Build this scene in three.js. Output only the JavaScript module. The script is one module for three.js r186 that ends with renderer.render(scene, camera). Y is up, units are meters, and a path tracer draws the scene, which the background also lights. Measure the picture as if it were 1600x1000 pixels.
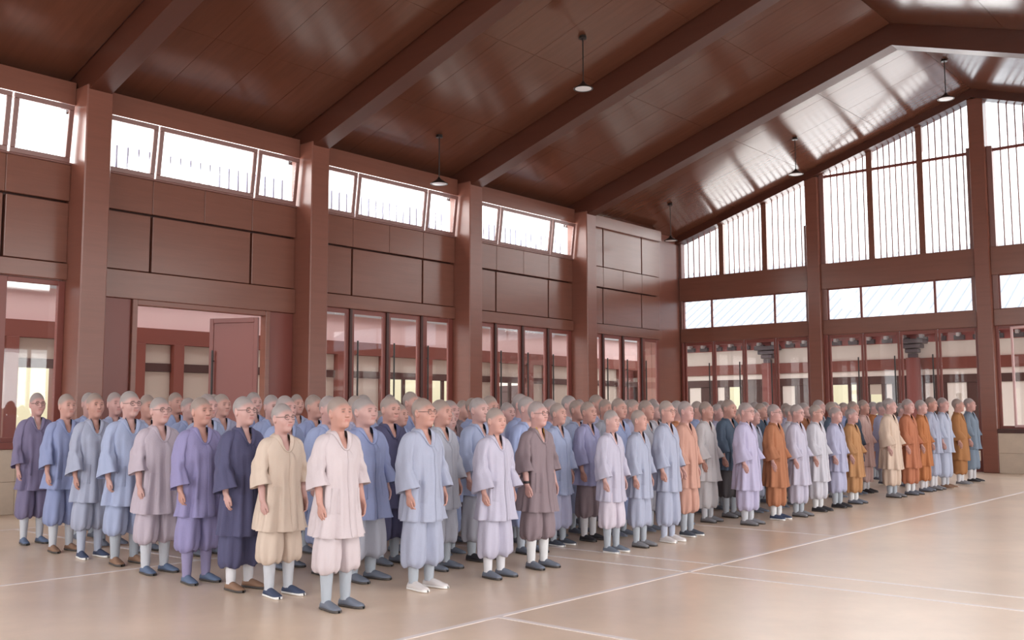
import * as THREE from 'three';
import { mergeGeometries, mergeVertices } from 'three/addons/utils/BufferGeometryUtils.js';
import { RectAreaLightUniformsLib } from 'three/addons/lights/RectAreaLightUniformsLib.js';

// ---------------------------------------------------------------- camera, sky, daylight, exposure
const scene = new THREE.Scene();
const camera = new THREE.PerspectiveCamera(35.70, 1.6, 0.1, 200);
camera.position.set(0, 1.62, 0);
camera.rotation.order = 'YXZ';
camera.rotation.set(5.3317 * Math.PI / 180, 40.5884 * Math.PI / 180, -0.1544 * Math.PI / 180);
const renderer = new THREE.WebGLRenderer({ antialias: true });
renderer.toneMapping = THREE.LinearToneMapping;
renderer.toneMappingExposure = 1.06;
renderer.shadowMap.enabled = true;
RectAreaLightUniformsLib.init();
const SKY = 3.0;
scene.background = new THREE.Color().setRGB(0.93 * SKY, 0.97 * SKY, 1.0 * SKY);
// daylight entering at the window openings: one soft light per opening, as large as the opening, just outside its glass
function daylight(name, w, h, pos, dir, k) {
  const l = new THREE.RectAreaLight(new THREE.Color().setRGB(1.0, 0.975, 0.94), k, w, h);
  l.name = name; l.position.set(...pos); scene.add(l);
  l.lookAt(pos[0] + dir[0], pos[1] + dir[1], pos[2] + dir[2]);
  return l;
}
const BAY = 4.78, COLZ = (i) => -7.85 - BAY * i, COLW = 0.46;
const XC = -16.25, XW = -16.75, RIDGE = -7.68, ZE = -28.34, ZW = -28.59, ZB = 6.6;
const mirror = (x) => 2 * RIDGE - x;
const rafterY = (x) => 7.05 + 0.32 * ((x > RIDGE ? mirror(x) : x) + 16.6);
for (let i = -3; i <= 2; i++) {                       // clerestory strips of both long walls, bay by bay
  const zc = COLZ(i) - COLW - (BAY - COLW) / 2;
  if (zc < 6) {
    daylight('left_clerestory_daylight', 4.2, 0.95, [-17.25, 6.45, zc], [1, -0.35, 0], LEFT_K());
    daylight('right_clerestory_daylight', 4.2, 0.95, [mirror(-17.25), 6.45, zc], [-1, -0.6, 0], 11);
  }
}
function LEFT_K() { return 8; }
for (let i = 1; i <= 3; i++) daylight('left_door_daylight', 3.9, 3.4, [-17.35, 1.95, COLZ(i) - COLW - 2.1], [1, 0, 0], 1.2);   // glazed doors on the left
for (let i = -2; i <= 3; i++) {                       // glazed doors of the right long wall, on the garden side
  const zc = COLZ(i) - COLW - (BAY - COLW) / 2;
  daylight('right_door_daylight', 4.1, 3.6, [mirror(-17.3), 1.95, zc], [-1, 0, 0], 3.0);
}
for (const s of [-1, 1]) {                            // the gable windows at both ends of the hall
  daylight('far_gable_daylight', 7.6, 2.9, [RIDGE + s * 4.4, 7.6, ZW - 0.5], [0, -0.15, 1], 5);
  daylight('near_gable_daylight', 7.6, 2.9, [RIDGE + s * 4.4, 7.6, ZB + 0.9], [0, -0.4, -1], 5);
  daylight('near_door_daylight', 7.6, 3.6, [RIDGE + s * 4.4, 1.95, ZB + 0.9], [0, 0, -1], 1.6);
}

// ---------------------------------------------------------------- helpers
function prng(seed) { let a = seed >>> 0; return () => { a = (a + 0x6D2B79F5) | 0; let t = Math.imul(a ^ (a >>> 15), 1 | a); t = (t + Math.imul(t ^ (t >>> 7), 61 | t)) ^ t; return ((t ^ (t >>> 14)) >>> 0) / 4294967296; }; }
const rnd = prng(7);
const used = {};
function numbered(n) { const k = used[n] = (used[n] ?? -1) + 1; return k ? `${n}_${String(k).padStart(3, '0')}` : n; }
const srgb = (r, g, b) => new THREE.Color().setRGB(r / 255, g / 255, b / 255, THREE.SRGBColorSpace);
function group(name, pos, parent = scene) { const g = new THREE.Group(); g.name = parent === scene ? numbered(name) : name; if (pos) g.position.set(...pos); parent.add(g); return g; }
function tag(o, label, category, grp) { o.userData.label = label; o.userData.category = category; if (grp) o.userData.group = grp; return o; }
function structure(o, label) { o.userData.kind = 'structure'; if (label) o.userData.label = label; return o; }
function put(name, geo, mat, parent = scene, pos) { const m = new THREE.Mesh(geo, mat); m.name = parent === scene ? numbered(name) : name; m.castShadow = m.receiveShadow = true; if (pos) m.position.set(...pos); parent.add(m); return m; }
function polys(list, centre = [0, 0, 0]) {            // flat convex polygons, turned outward from a centre, uv in metres
  const p = [], uv = [], a = new THREE.Vector3(), b = new THREE.Vector3(), n = new THREE.Vector3();
  for (let q of list) {
    a.fromArray(q[1]).sub(b.fromArray(q[0])); const e = a.clone(); a.fromArray(q[2]).sub(b); n.crossVectors(e, a);
    const mid = q.reduce((s, v) => s.map((x, i) => x + v[i] / q.length), [0, 0, 0]);
    if (n.x * (mid[0] - centre[0]) + n.y * (mid[1] - centre[1]) + n.z * (mid[2] - centre[2]) < 0) q = q.slice().reverse();
    const ax = Math.abs(n.x), ay = Math.abs(n.y), az = Math.abs(n.z);
    const m = ax > ay && ax > az ? (v) => [v[2], v[1]] : ay > az ? (v) => [v[0], v[2]] : (v) => [v[0], v[1]];
    for (let i = 1; i < q.length - 1; i++) for (const v of [q[0], q[i], q[i + 1]]) { p.push(...v); uv.push(...m(v)); }
  }
  const g = new THREE.BufferGeometry();
  g.setAttribute('position', new THREE.Float32BufferAttribute(p, 3)); g.setAttribute('uv', new THREE.Float32BufferAttribute(uv, 2)); g.computeVertexNormals();
  return g;
}
const boxCache = new Map();
function boxGeo(w, h, d, c = 0.006) {                 // a box with chamfered edges
  const key = [w, h, d, c].map((v) => v.toFixed(3)).join();
  if (boxCache.has(key)) return boxCache.get(key);
  const H = [w / 2, h / 2, d / 2]; c = Math.min(c, w / 4, h / 4, d / 4);
  const at = (s, k) => s.map((x, i) => x * (i === k ? H[i] : H[i] - c)), out = [], S = [-1, 1];
  for (let k = 0; k < 3; k++) for (const s of S) {
    const i = (k + 1) % 3, j = (k + 2) % 3, q = [];
    for (const [u, v] of [[-1, -1], [1, -1], [1, 1], [-1, 1]]) { const e = [0, 0, 0]; e[k] = s; e[i] = u; e[j] = v; q.push(at(e, k)); }
    out.push(q);
    for (const u of S) { const q2 = []; for (const [v, kk] of [[-1, k], [1, k], [1, i], [-1, i]]) { const e = [0, 0, 0]; e[k] = s; e[i] = u; e[j] = v; q2.push(at(e, kk)); } out.push(q2); }
  }
  for (const a of S) for (const b of S) for (const e of S) out.push([0, 1, 2].map((k) => at([a, b, e], k)));
  const g = polys(out); boxCache.set(key, g); return g;
}
function box(parent, name, mat, x, y, z, c) {         // x, y, z: [from, to]
  const o = parent === scene ? [0, 0, 0] : parent.userData.base ?? [0, 0, 0];
  return put(name, boxGeo(Math.abs(x[1] - x[0]), Math.abs(y[1] - y[0]), Math.abs(z[1] - z[0]), c), mat, parent, [(x[0] + x[1]) / 2 - o[0], (y[0] + y[1]) / 2 - o[1], (z[0] + z[1]) / 2 - o[2]]);
}
function prism(pts, a0, a1, axis) {                   // polygon pts (2D) swept along an axis: 'z' -> pts are (x, y); 'x' -> pts are (z, y)
  const at = (p, s) => axis === 'z' ? [p[0], p[1], s] : [s, p[1], p[0]];
  const c = pts.reduce((s, p) => [s[0] + p[0] / pts.length, s[1] + p[1] / pts.length], [0, 0]);
  const list = [pts.map((p) => at(p, a0)), pts.map((p) => at(p, a1))];
  pts.forEach((p, i) => { const q = pts[(i + 1) % pts.length]; list.push([at(p, a0), at(q, a0), at(q, a1), at(p, a1)]); });
  return polys(list, at(c, (a0 + a1) / 2));
}
function tube(pts, r, seg = 8) { const c = new THREE.CatmullRomCurve3(pts.map((p) => new THREE.Vector3(...p))); return new THREE.TubeGeometry(c, Math.max(2, (pts.length - 1) * 3), r, seg); }
const cyl = (r0, r1, h, n = 16) => new THREE.CylinderGeometry(r0, r1, h, n);

// ---------------------------------------------------------------- textures and materials
function noiseField(n, seed, octaves) {               // tileable value noise, 0..1
  const r = prng(seed), out = new Float32Array(n * n); let amp = 1, sum = 0;
  for (const [fx, fy] of octaves) {
    const t = Float32Array.from({ length: fx * fy }, r);
    for (let y = 0; y < n; y++) for (let x = 0; x < n; x++) {
      const u = x / n * fx, v = y / n * fy, i = Math.floor(u), j = Math.floor(v); let a = u - i, b = v - j; a = a * a * (3 - 2 * a); b = b * b * (3 - 2 * b);
      const q = (p, s) => t[(s % fy) * fx + (p % fx)];
      out[y * n + x] += amp * ((q(i, j) * (1 - a) + q(i + 1, j) * a) * (1 - b) + (q(i, j + 1) * (1 - a) + q(i + 1, j + 1) * a) * b);
    }
    sum += amp; amp *= 0.6;
  }
  return out.map((v) => v / sum);
}
function texture(n, f, rep, colour) {
  const d = new Uint8Array(n * n * 4);
  for (let i = 0; i < n * n; i++) { const c = f(i); for (let k = 0; k < 3; k++) d[i * 4 + k] = Math.max(0, Math.min(255, Math.round(c[k] ?? c[0]))); d[i * 4 + 3] = 255; }
  const t = new THREE.DataTexture(d, n, n); t.wrapS = t.wrapT = THREE.RepeatWrapping; t.magFilter = THREE.LinearFilter; t.minFilter = THREE.LinearMipmapLinearFilter; t.generateMipmaps = true;
  t.repeat.set(rep[0], rep[1]); if (colour) t.colorSpace = THREE.SRGBColorSpace; t.needsUpdate = true; return t;
}
const nGrain = noiseField(256, 3, [[4, 16], [8, 48], [16, 128]]), nFloor = noiseField(256, 5, [[4, 4], [9, 9], [30, 30], [90, 90]]), nWeave = noiseField(256, 9, [[12, 12], [64, 64], [128, 128]]);
const grainMap = texture(256, (i) => { const v = 232 + 23 * nGrain[i]; return [v, v, v]; }, [0.35, 0.9], true);
const floorMap = texture(256, (i) => { const v = 222 + 33 * nFloor[i]; return [v, v - 1, v - 2]; }, [0.21, 0.21], true);
const floorBump = texture(256, (i) => [255 * nFloor[i]], [0.4, 0.4]);
const weaveBump = texture(256, (i) => [255 * nWeave[i]], [2.5, 2.5]);
const tileMap = texture(256, (i) => { const v = 225 + 30 * nFloor[i]; return [v, v, v]; }, [0.6, 0.6], true);
const mat = (c, roughness, extra = {}) => new THREE.MeshPhysicalMaterial({ color: c, roughness, ...extra });
const M = {
  wood: mat(srgb(130, 84, 70), 0.24, { map: grainMap }),
  column: mat(srgb(132, 82, 68), 0.28, { map: grainMap }),
  ceiling: mat(srgb(102, 62, 47), 0.16, { map: grainMap, specularIntensity: 1 }),
  rafter: mat(srgb(86, 46, 34), 0.34, { map: grainMap }),
  frame: mat(srgb(124, 66, 58), 0.36),
  dark: mat(srgb(70, 40, 36), 0.5),
  sash: mat(srgb(134, 96, 90), 0.32),
  metal: mat(srgb(190, 190, 192), 0.3, { metalness: 0.9 }),
  glass: mat(srgb(255, 255, 255), 0.02, { transmission: 1, thickness: 0, ior: 1.5 }),
  floor: mat(srgb(244, 220, 198), 0.28, { map: floorMap, bumpMap: floorBump, bumpScale: 0.0006 }),
  line: mat(srgb(236, 226, 224), 0.4),
  tile: mat(srgb(205, 188, 170), 0.35, { map: tileMap }),
  grout: mat(srgb(150, 132, 118), 0.8),
  blackmetal: mat(srgb(38, 32, 30), 0.4),
  pinkwall: mat(srgb(232, 196, 192), 0.8), whitewall: mat(srgb(236, 222, 212), 0.8), beam: mat(srgb(128, 66, 54), 0.5), darkwood: mat(srgb(74, 42, 36), 0.5), infill: mat(srgb(196, 178, 164), 0.7),
  redcolumn: mat(srgb(126, 66, 60), 0.5), bracket: mat(srgb(92, 84, 88), 0.6), bracketlight: mat(srgb(200, 190, 190), 0.6), rooftile: mat(srgb(206, 208, 212), 0.6), rooftiledark: mat(srgb(178, 184, 194), 0.6), eave: mat(srgb(170, 96, 92), 0.6),
  paving: mat(srgb(196, 192, 184), 0.9, { map: tileMap }), doorlight: mat(srgb(240, 232, 196), 0.7), rail: mat(srgb(160, 166, 190), 0.6), pinkframe: mat(srgb(232, 196, 196), 0.4), plaster: mat(srgb(225, 215, 205), 0.8),
};
// ---------------------------------------------------------------- floor
const floor = structure(group('floor'), 'pale terracotta sports-hall floor');
put('slab', boxGeo(19.4, 0.2, ZB - ZE + 0.6, 0.001), M.floor, floor, [RIDGE, -0.1, (ZB + ZE) / 2]);
for (const [x0, z0, x1, z1, w] of [                    // painted court lines
  [-5.37, 2, -5.37, -27, 0.06], [-9.93, 2, -9.93, -27, 0.05], [-14.6, -9.0, -2.0, -9.0, 0.05], [-14.6, -9.62, -2.0, -9.62, 0.05], [-5.37, -6.08, 0.2, -6.08, 0.06],
  [-14.6, -6.24, -9.93, -6.24, 0.05], [-14.6, -12.8, -5.37, -12.8, 0.05], [-14.6, 2, -14.6, -27, 0.05],
]) box(floor, 'court_line', M.line, [x0 - (z0 === z1 ? 0 : w / 2), x1 + (z0 === z1 ? 0 : w / 2)], [0, 0.003], [Math.max(z0, z1) + (z0 === z1 ? w / 2 : 0), Math.min(z0, z1) - (z0 === z1 ? w / 2 : 0)], 0.0008);

// ---------------------------------------------------------------- ceiling and rafters
const ceiling = structure(group('ceiling'), 'glossy reddish brown panelled ceiling sloping up to the ridge');
const ceilY = (x) => rafterY(x) + 0.5;
function ceilingPanel(name, m, xa, xb, za, zb, lift = 0, t = 0.03) {
  const g = prism([[xa, ceilY(xa) + lift], [xb, ceilY(xb) + lift], [xb, ceilY(xb) + lift + t], [xa, ceilY(xa) + lift + t]], za, zb, 'z');
  put(name, g, m, ceiling);
}
for (let i = -4; i <= 3; i++) {
  const za = i === -4 ? ZB : COLZ(i) - COLW, zb = i === 3 ? -28.35 : COLZ(i + 1);
  if (za > ZB) continue;
  for (const s of [-1, 1]) {
    const n = i >= 0 ? 4 : 1, m = i >= 0 ? 4 : 1, gap = 0.008, e0 = s < 0 ? -17.2 : RIDGE, e1 = s < 0 ? RIDGE : mirror(-17.2);
    for (let a = 0; a < n; a++) for (let b = 0; b < m; b++) {
      const xa = e0 + (e1 - e0) * a / n, xb = e0 + (e1 - e0) * (a + 1) / n, z0 = za + (zb - za) * b / m, z1 = za + (zb - za) * (b + 1) / m;
      ceilingPanel('panel', M.ceiling, xa + gap / 2, xb - gap / 2, z0 - gap / 2, z1 + gap / 2);
    }
  }
}
for (const s of [-1, 1]) { const e0 = s < 0 ? -17.7 : RIDGE, e1 = s < 0 ? RIDGE : mirror(-17.7); ceilingPanel('roof_deck', M.dark, e0, e1, ZB + 0.8, ZE - 0.6, 0.032, 0.25); }
const rafterNames = ['behind the near frame edge', 'leftmost in view', 'rising from the pillar beside the open doorway', 'rising from the middle pillar', 'nearest the gable, its ridge peak in view'];
for (let i = -3; i <= 3; i++) {
  const z0 = COLZ(i) - COLW + 0.03, z1 = COLZ(i) - 0.03;
  if (z1 > ZB) continue;
  const L = -17.1, R = mirror(L), t = 0.56;
  const half = (xa, xb) => prism([[xa, rafterY(xa)], [xb, rafterY(xb)], [xb, rafterY(xb) + t], [xa, rafterY(xa) + t]], z0, z1, 'z');
  const r = put('roof_rafter', mergeGeometries([half(L, RIDGE), half(RIDGE, R)]), M.rafter);
  structure(r, i < 0 ? 'brown roof rafter out of view behind the camera side' : 'deep brown roof rafter ' + rafterNames[i + 1]);
}
// board under the eaves, bay by bay, on both long sides
const cornice = structure(group('trim'), 'brown cornice board above the clerestory windows'); cornice.name = 'trim_1'; used.trim = 1;
for (let i = -3; i <= 2; i++) for (const x of [-16.7, mirror(-16.7)]) {
  const za = COLZ(i) - COLW, zb = COLZ(i + 1);
  if (za < ZB) box(cornice, 'cornice_board', M.wood, [x - 0.3 * (x < RIDGE) - 0.04, x + 0.3 * (x > RIDGE) + 0.04], [6.94, 7.34], [za - 0.004, zb + 0.004]);
}
box(cornice, 'cornice_board', M.wood, [-16.95, -16.66], [7.0, 7.34], [COLZ(3) - COLW - 0.004, -26.74]);

// ---------------------------------------------------------------- long wall on the left
const colLabel = ['pillar left of the open doorway', 'pillar between open doorway and first glass doors', 'pillar between the two long glass door bays', 'pillar before the windowless end bay'];
for (let i = -3; i <= 3; i++) {
  if (COLZ(i) > ZB) continue;
  for (const s of [-1, 1]) {
    const x = [-16.95, XC], xx = s < 0 ? x : [mirror(x[1]), mirror(x[0])];
    const c = box(scene, 'column', M.column, xx, [0, 7.25], [COLZ(i) - COLW, COLZ(i)], 0.02);
    structure(c, s < 0 && i >= 0 ? 'square reddish brown ' + colLabel[i] : 'square reddish brown pillar along the ' + (s < 0 ? 'left wall near the camera' : 'camera side wall'));
  }
}
const wallLeft = structure(group('wall_left'), 'reddish brown panelled wall on the left with clerestory windows');
let windowNo = 0, doorNo = 0;
const windowName = (g) => { g.name = 'window_' + (++windowNo); return g; }, doorName = (g) => { g.name = 'door_' + (++doorNo); return g; };
const XWB = XW - 0.16;                                // back of the wall
// one tilted clerestory sash, hinged at the sill and leaning into the room
function sash(za, zb, label) {
  const w = za - zb, h = 0.985, g = windowName(structure(group('window', [XW + 0.02, 5.93, (za + zb) / 2]), label)), f = 0.085;
  g.rotation.z = -0.12;
  const bar = (n, x, y, z) => box(g, n, M.sash, x, y, z, 0.008);
  bar('sash_rail', [-0.02, 0.025], [0, f], [-w / 2, w / 2]); bar('sash_rail', [-0.02, 0.025], [h - f, h], [-w / 2, w / 2]);
  bar('sash_stile', [-0.02, 0.025], [f, h - f], [-w / 2, -w / 2 + f]); bar('sash_stile', [-0.02, 0.025], [f, h - f], [w / 2 - f, w / 2]);
  box(g, 'pane', M.glass, [-0.003, 0.003], [f, h - f], [-w / 2 + f, w / 2 - f], 0.0005);
  for (const s of [-1, 1]) box(g, 'stay', M.metal, [-0.14, 0], [h - 0.03, h - 0.012], [s * (w / 2 - 0.14) - 0.01, s * (w / 2 - 0.14) + 0.01], 0.002);
}
function handle(g, x, y0, y1, z, along) {             // long upright pull bar on two stand-offs
  const geo = mergeGeometries([cyl(0.02, 0.02, y1 - y0, 10), ...[0.2, -0.2].map((d) => new THREE.BoxGeometry(along === 'x' ? 0.05 : 0.02, 0.02, along === 'x' ? 0.02 : 0.05).translate(along === 'x' ? -0.03 : 0, d * (y1 - y0) * 1.9, along === 'x' ? 0 : -0.03))]);
  put('handle', geo, M.blackmetal, g, [x, (y0 + y1) / 2, z]);
}
// one glazed door leaf in a wall that faces +x (left wall) or +z (end wall); local axes: width along u, thickness along v
function leaf(along, a0, a1, plane, y0, y1, label, opt = {}) {
  const w = a1 - a0, g = doorName(structure(group('door', along === 'z' ? [plane, y0, (a0 + a1) / 2] : [(a0 + a1) / 2, y0, plane]), label)), h = y1 - y0, st = opt.stile ?? 0.09, t = 0.028;
  const b = (n, m, u, y, v, c) => along === 'z' ? box(g, n, m, v, y, u, c) : box(g, n, m, u, y, v, c);
  b('stile', M.frame, [-w / 2, -w / 2 + st], [0, h], [-t, t]); b('stile', M.frame, [w / 2 - st, w / 2], [0, h], [-t, t]);
  b('rail', M.frame, [-w / 2 + st, w / 2 - st], [h - 0.1, h], [-t, t]); b('rail', M.frame, [-w / 2 + st, w / 2 - st], [0, 0.3], [-t, t]);
  if (opt.solid) b('panel', M.frame, [-w / 2 + st, w / 2 - st], [0.3, h - 0.1], [-0.012, 0.012]);
  else b('pane', M.glass, [-w / 2 + st, w / 2 - st], [0.3, h - 0.1], [-0.004, 0.004], 0.0005);
  if (opt.handle !== false) { if (along === 'z') handle(g, 0.075, 0.7, 3.2, w / 2 - 0.15, 'x'); else handle(g, w / 2 - 0.13, 0.7, 3.2, 0.075, 'z'); }
  return g;
}
const bayWords = ['of the doorway bay', 'of the second glazed bay', 'of the third glazed bay', 'of the windowless end bay'];
for (let i = -3; i <= 3; i++) {
  const za = COLZ(i) - COLW, zb = i === 3 ? -26.75 : COLZ(i + 1), W = za - zb;
  if (za > ZB) continue;
  const q = [0, 0.252, 0.752, 1].map((f) => za - W * f);
  const P = (n, m, y, z, x = [XWB, XW], c = 0.008) => box(wallLeft, n, m, x, y, z, c);
  // frieze under the windows: flush boards with narrow joints
  const nb = 4;
  for (let k = 0; k < nb; k++) P('board', M.wood, [5.27, i === 3 ? 5.86 : 5.9], [za - W * k / nb - 0.003, za - W * (k + 1) / nb + 0.003]);
  // panel row above the doors: three fields set back between dark grooves
  P('backing', M.dark, [3.9, 5.9], [za, zb], [XWB - 0.04, XWB], 0.002);
  for (let k = 0; k < 3; k++) P('panel', M.wood, [4.2, 5.235], [q[k] - (k ? 0.025 : 0), q[k + 1] + (k < 2 ? 0.025 : 0)], [XWB, XW - 0.03]);
  P('rail', M.wood, [i === 0 ? 3.68 : 3.9, 4.18], [za, zb], [XWB, XW + 0.02]);
  if (i === 3) {
    P('backing', M.dark, [5.9, 7.05], [za, zb], [XWB - 0.04, XWB], 0.002);
    for (let k = 0; k < 3; k++) P('panel', M.wood, [5.875, 7.02], [q[k] - (k ? 0.025 : 0), q[k + 1] + (k < 2 ? 0.025 : 0)], [XWB, XW - 0.01]);
  } else {
    P('window_sill', M.sash, [5.9, 5.935], [za, zb], [XWB - 0.1, XW + 0.03]);
    for (let k = 0; k < 3; k++) sash(q[k] - (k ? 0.018 : 0.05), q[k + 1] + (k < 2 ? 0.018 : 0.05), i < -1 ? 'tilted clerestory window near the camera' : `${k === 1 ? 'wide middle' : k ? 'narrow far' : 'narrow near'} tilted clerestory sash ${i < 0 ? 'left of the doorway pillar' : bayWords[i]}`);
  }
  if (i <= -1) {                                      // low tiled parapet with a large window above
    const n = 6;
    P('parapet_core', M.grout, [0, 1.05], [za, zb], [XWB, XW - 0.014], 0.001);
    for (let k = 0; k < n; k++) for (const [y0, y1] of [[0.003, 0.524], [0.53, 1.05]]) P('tile', M.tile, [y0, y1], [za - W * k / n - 0.003, za - W * (k + 1) / n + 0.003], [XW - 0.014, XW], 0.003);
    P('window_sill', M.frame, [1.05, 1.16], [za, zb], [XWB - 0.05, XW + 0.05]);
    const nl = 4, fr = 0.12;
    for (let k = 0; k < nl; k++) {
      const a = za - W * k / nl, b = za - W * (k + 1) / nl, g = windowName(structure(group('window', [XW - 0.08, 1.16, (a + b) / 2]), i < -1 ? 'tall window above the tiled parapet' : `tall window above the tiled parapet, ${['first', 'second', 'third', 'fourth and farthest'][k]} leaf`)), w = a - b, h = 2.72;
      box(g, 'stile', M.frame, [-0.04, 0.04], [0, h], [-w / 2, -w / 2 + fr]); box(g, 'stile', M.frame, [-0.04, 0.04], [0, h], [w / 2 - fr, w / 2]);
      box(g, 'rail', M.frame, [-0.04, 0.04], [h - 0.08, h], [-w / 2 + fr, w / 2 - fr]); box(g, 'rail', M.frame, [-0.04, 0.04], [0, 0.08], [-w / 2 + fr, w / 2 - fr]);
      box(g, 'pane', M.glass, [-0.004, 0.004], [0.08, h - 0.08], [-w / 2 + fr, w / 2 - fr], 0.0005);
    }
  } else if (i === 0) {                               // open doorway between two fixed panels
    const o0 = za - 0.8, o1 = za - 3.66;
    P('side_panel', M.frame, [0, 3.68], [za, o0 + 0.05], [XWB, XW - 0.05]); P('side_panel', M.frame, [0, 3.68], [o1 - 0.05, zb], [XWB, XW - 0.05]);
    for (const z of [o0, o1]) P('jamb', M.column, [0, 3.68], [z + 0.05, z - 0.05], [XWB - 0.02, XW + 0.01]);
    P('door_head', M.column, [3.58, 3.68], [o0 - 0.05, o1 + 0.05], [XWB - 0.02, XW - 0.005]);
    const g = leaf('z', 0, 1.1, 0, 0, 3.56, 'solid brown door leaf standing open outward in the doorway', { solid: true, handle: false });
    g.position.set(XWB - 0.06, 0.005, o1 + 0.06); g.rotation.y = 0; for (const c of g.children) { c.position.z += 0.555; }
    handle(g, 0.07, 1.1, 2.9, 1.0, 'x'); g.rotation.y = -1.12;
  } else {
    const w = W / 4;
    for (let k = 0; k < 3; k++) P('door_post', M.dark, [0, 3.9], [za - w * (k + 1) + 0.035, za - w * (k + 1) - 0.035], [XWB, XW - 0.02]);
    for (let k = 0; k < 4; k++) leaf('z', za - w * (k + 1) + (k < 3 ? 0.035 : 0.005), za - w * k - (k ? 0.035 : 0.005), XW - 0.09, 0.005, 3.895, `${['first', 'second', 'third', 'last'][k]} glass door leaf from the camera side ${bayWords[i]}`, { solid: false, stile: k === 3 ? 0.16 : 0.085, handle: k > 0 });
  }
}
// short return of the wall into the far corner
box(wallLeft, 'corner_return', M.column, [-17.65, -17.1], [0, 7.4], [ZW - 0.3, -26.75], 0.01);
box(wallLeft, 'corner_panel', M.column, [-17.1, XWB], [0, 7.4], [-26.9, -26.752], 0.004);

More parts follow.
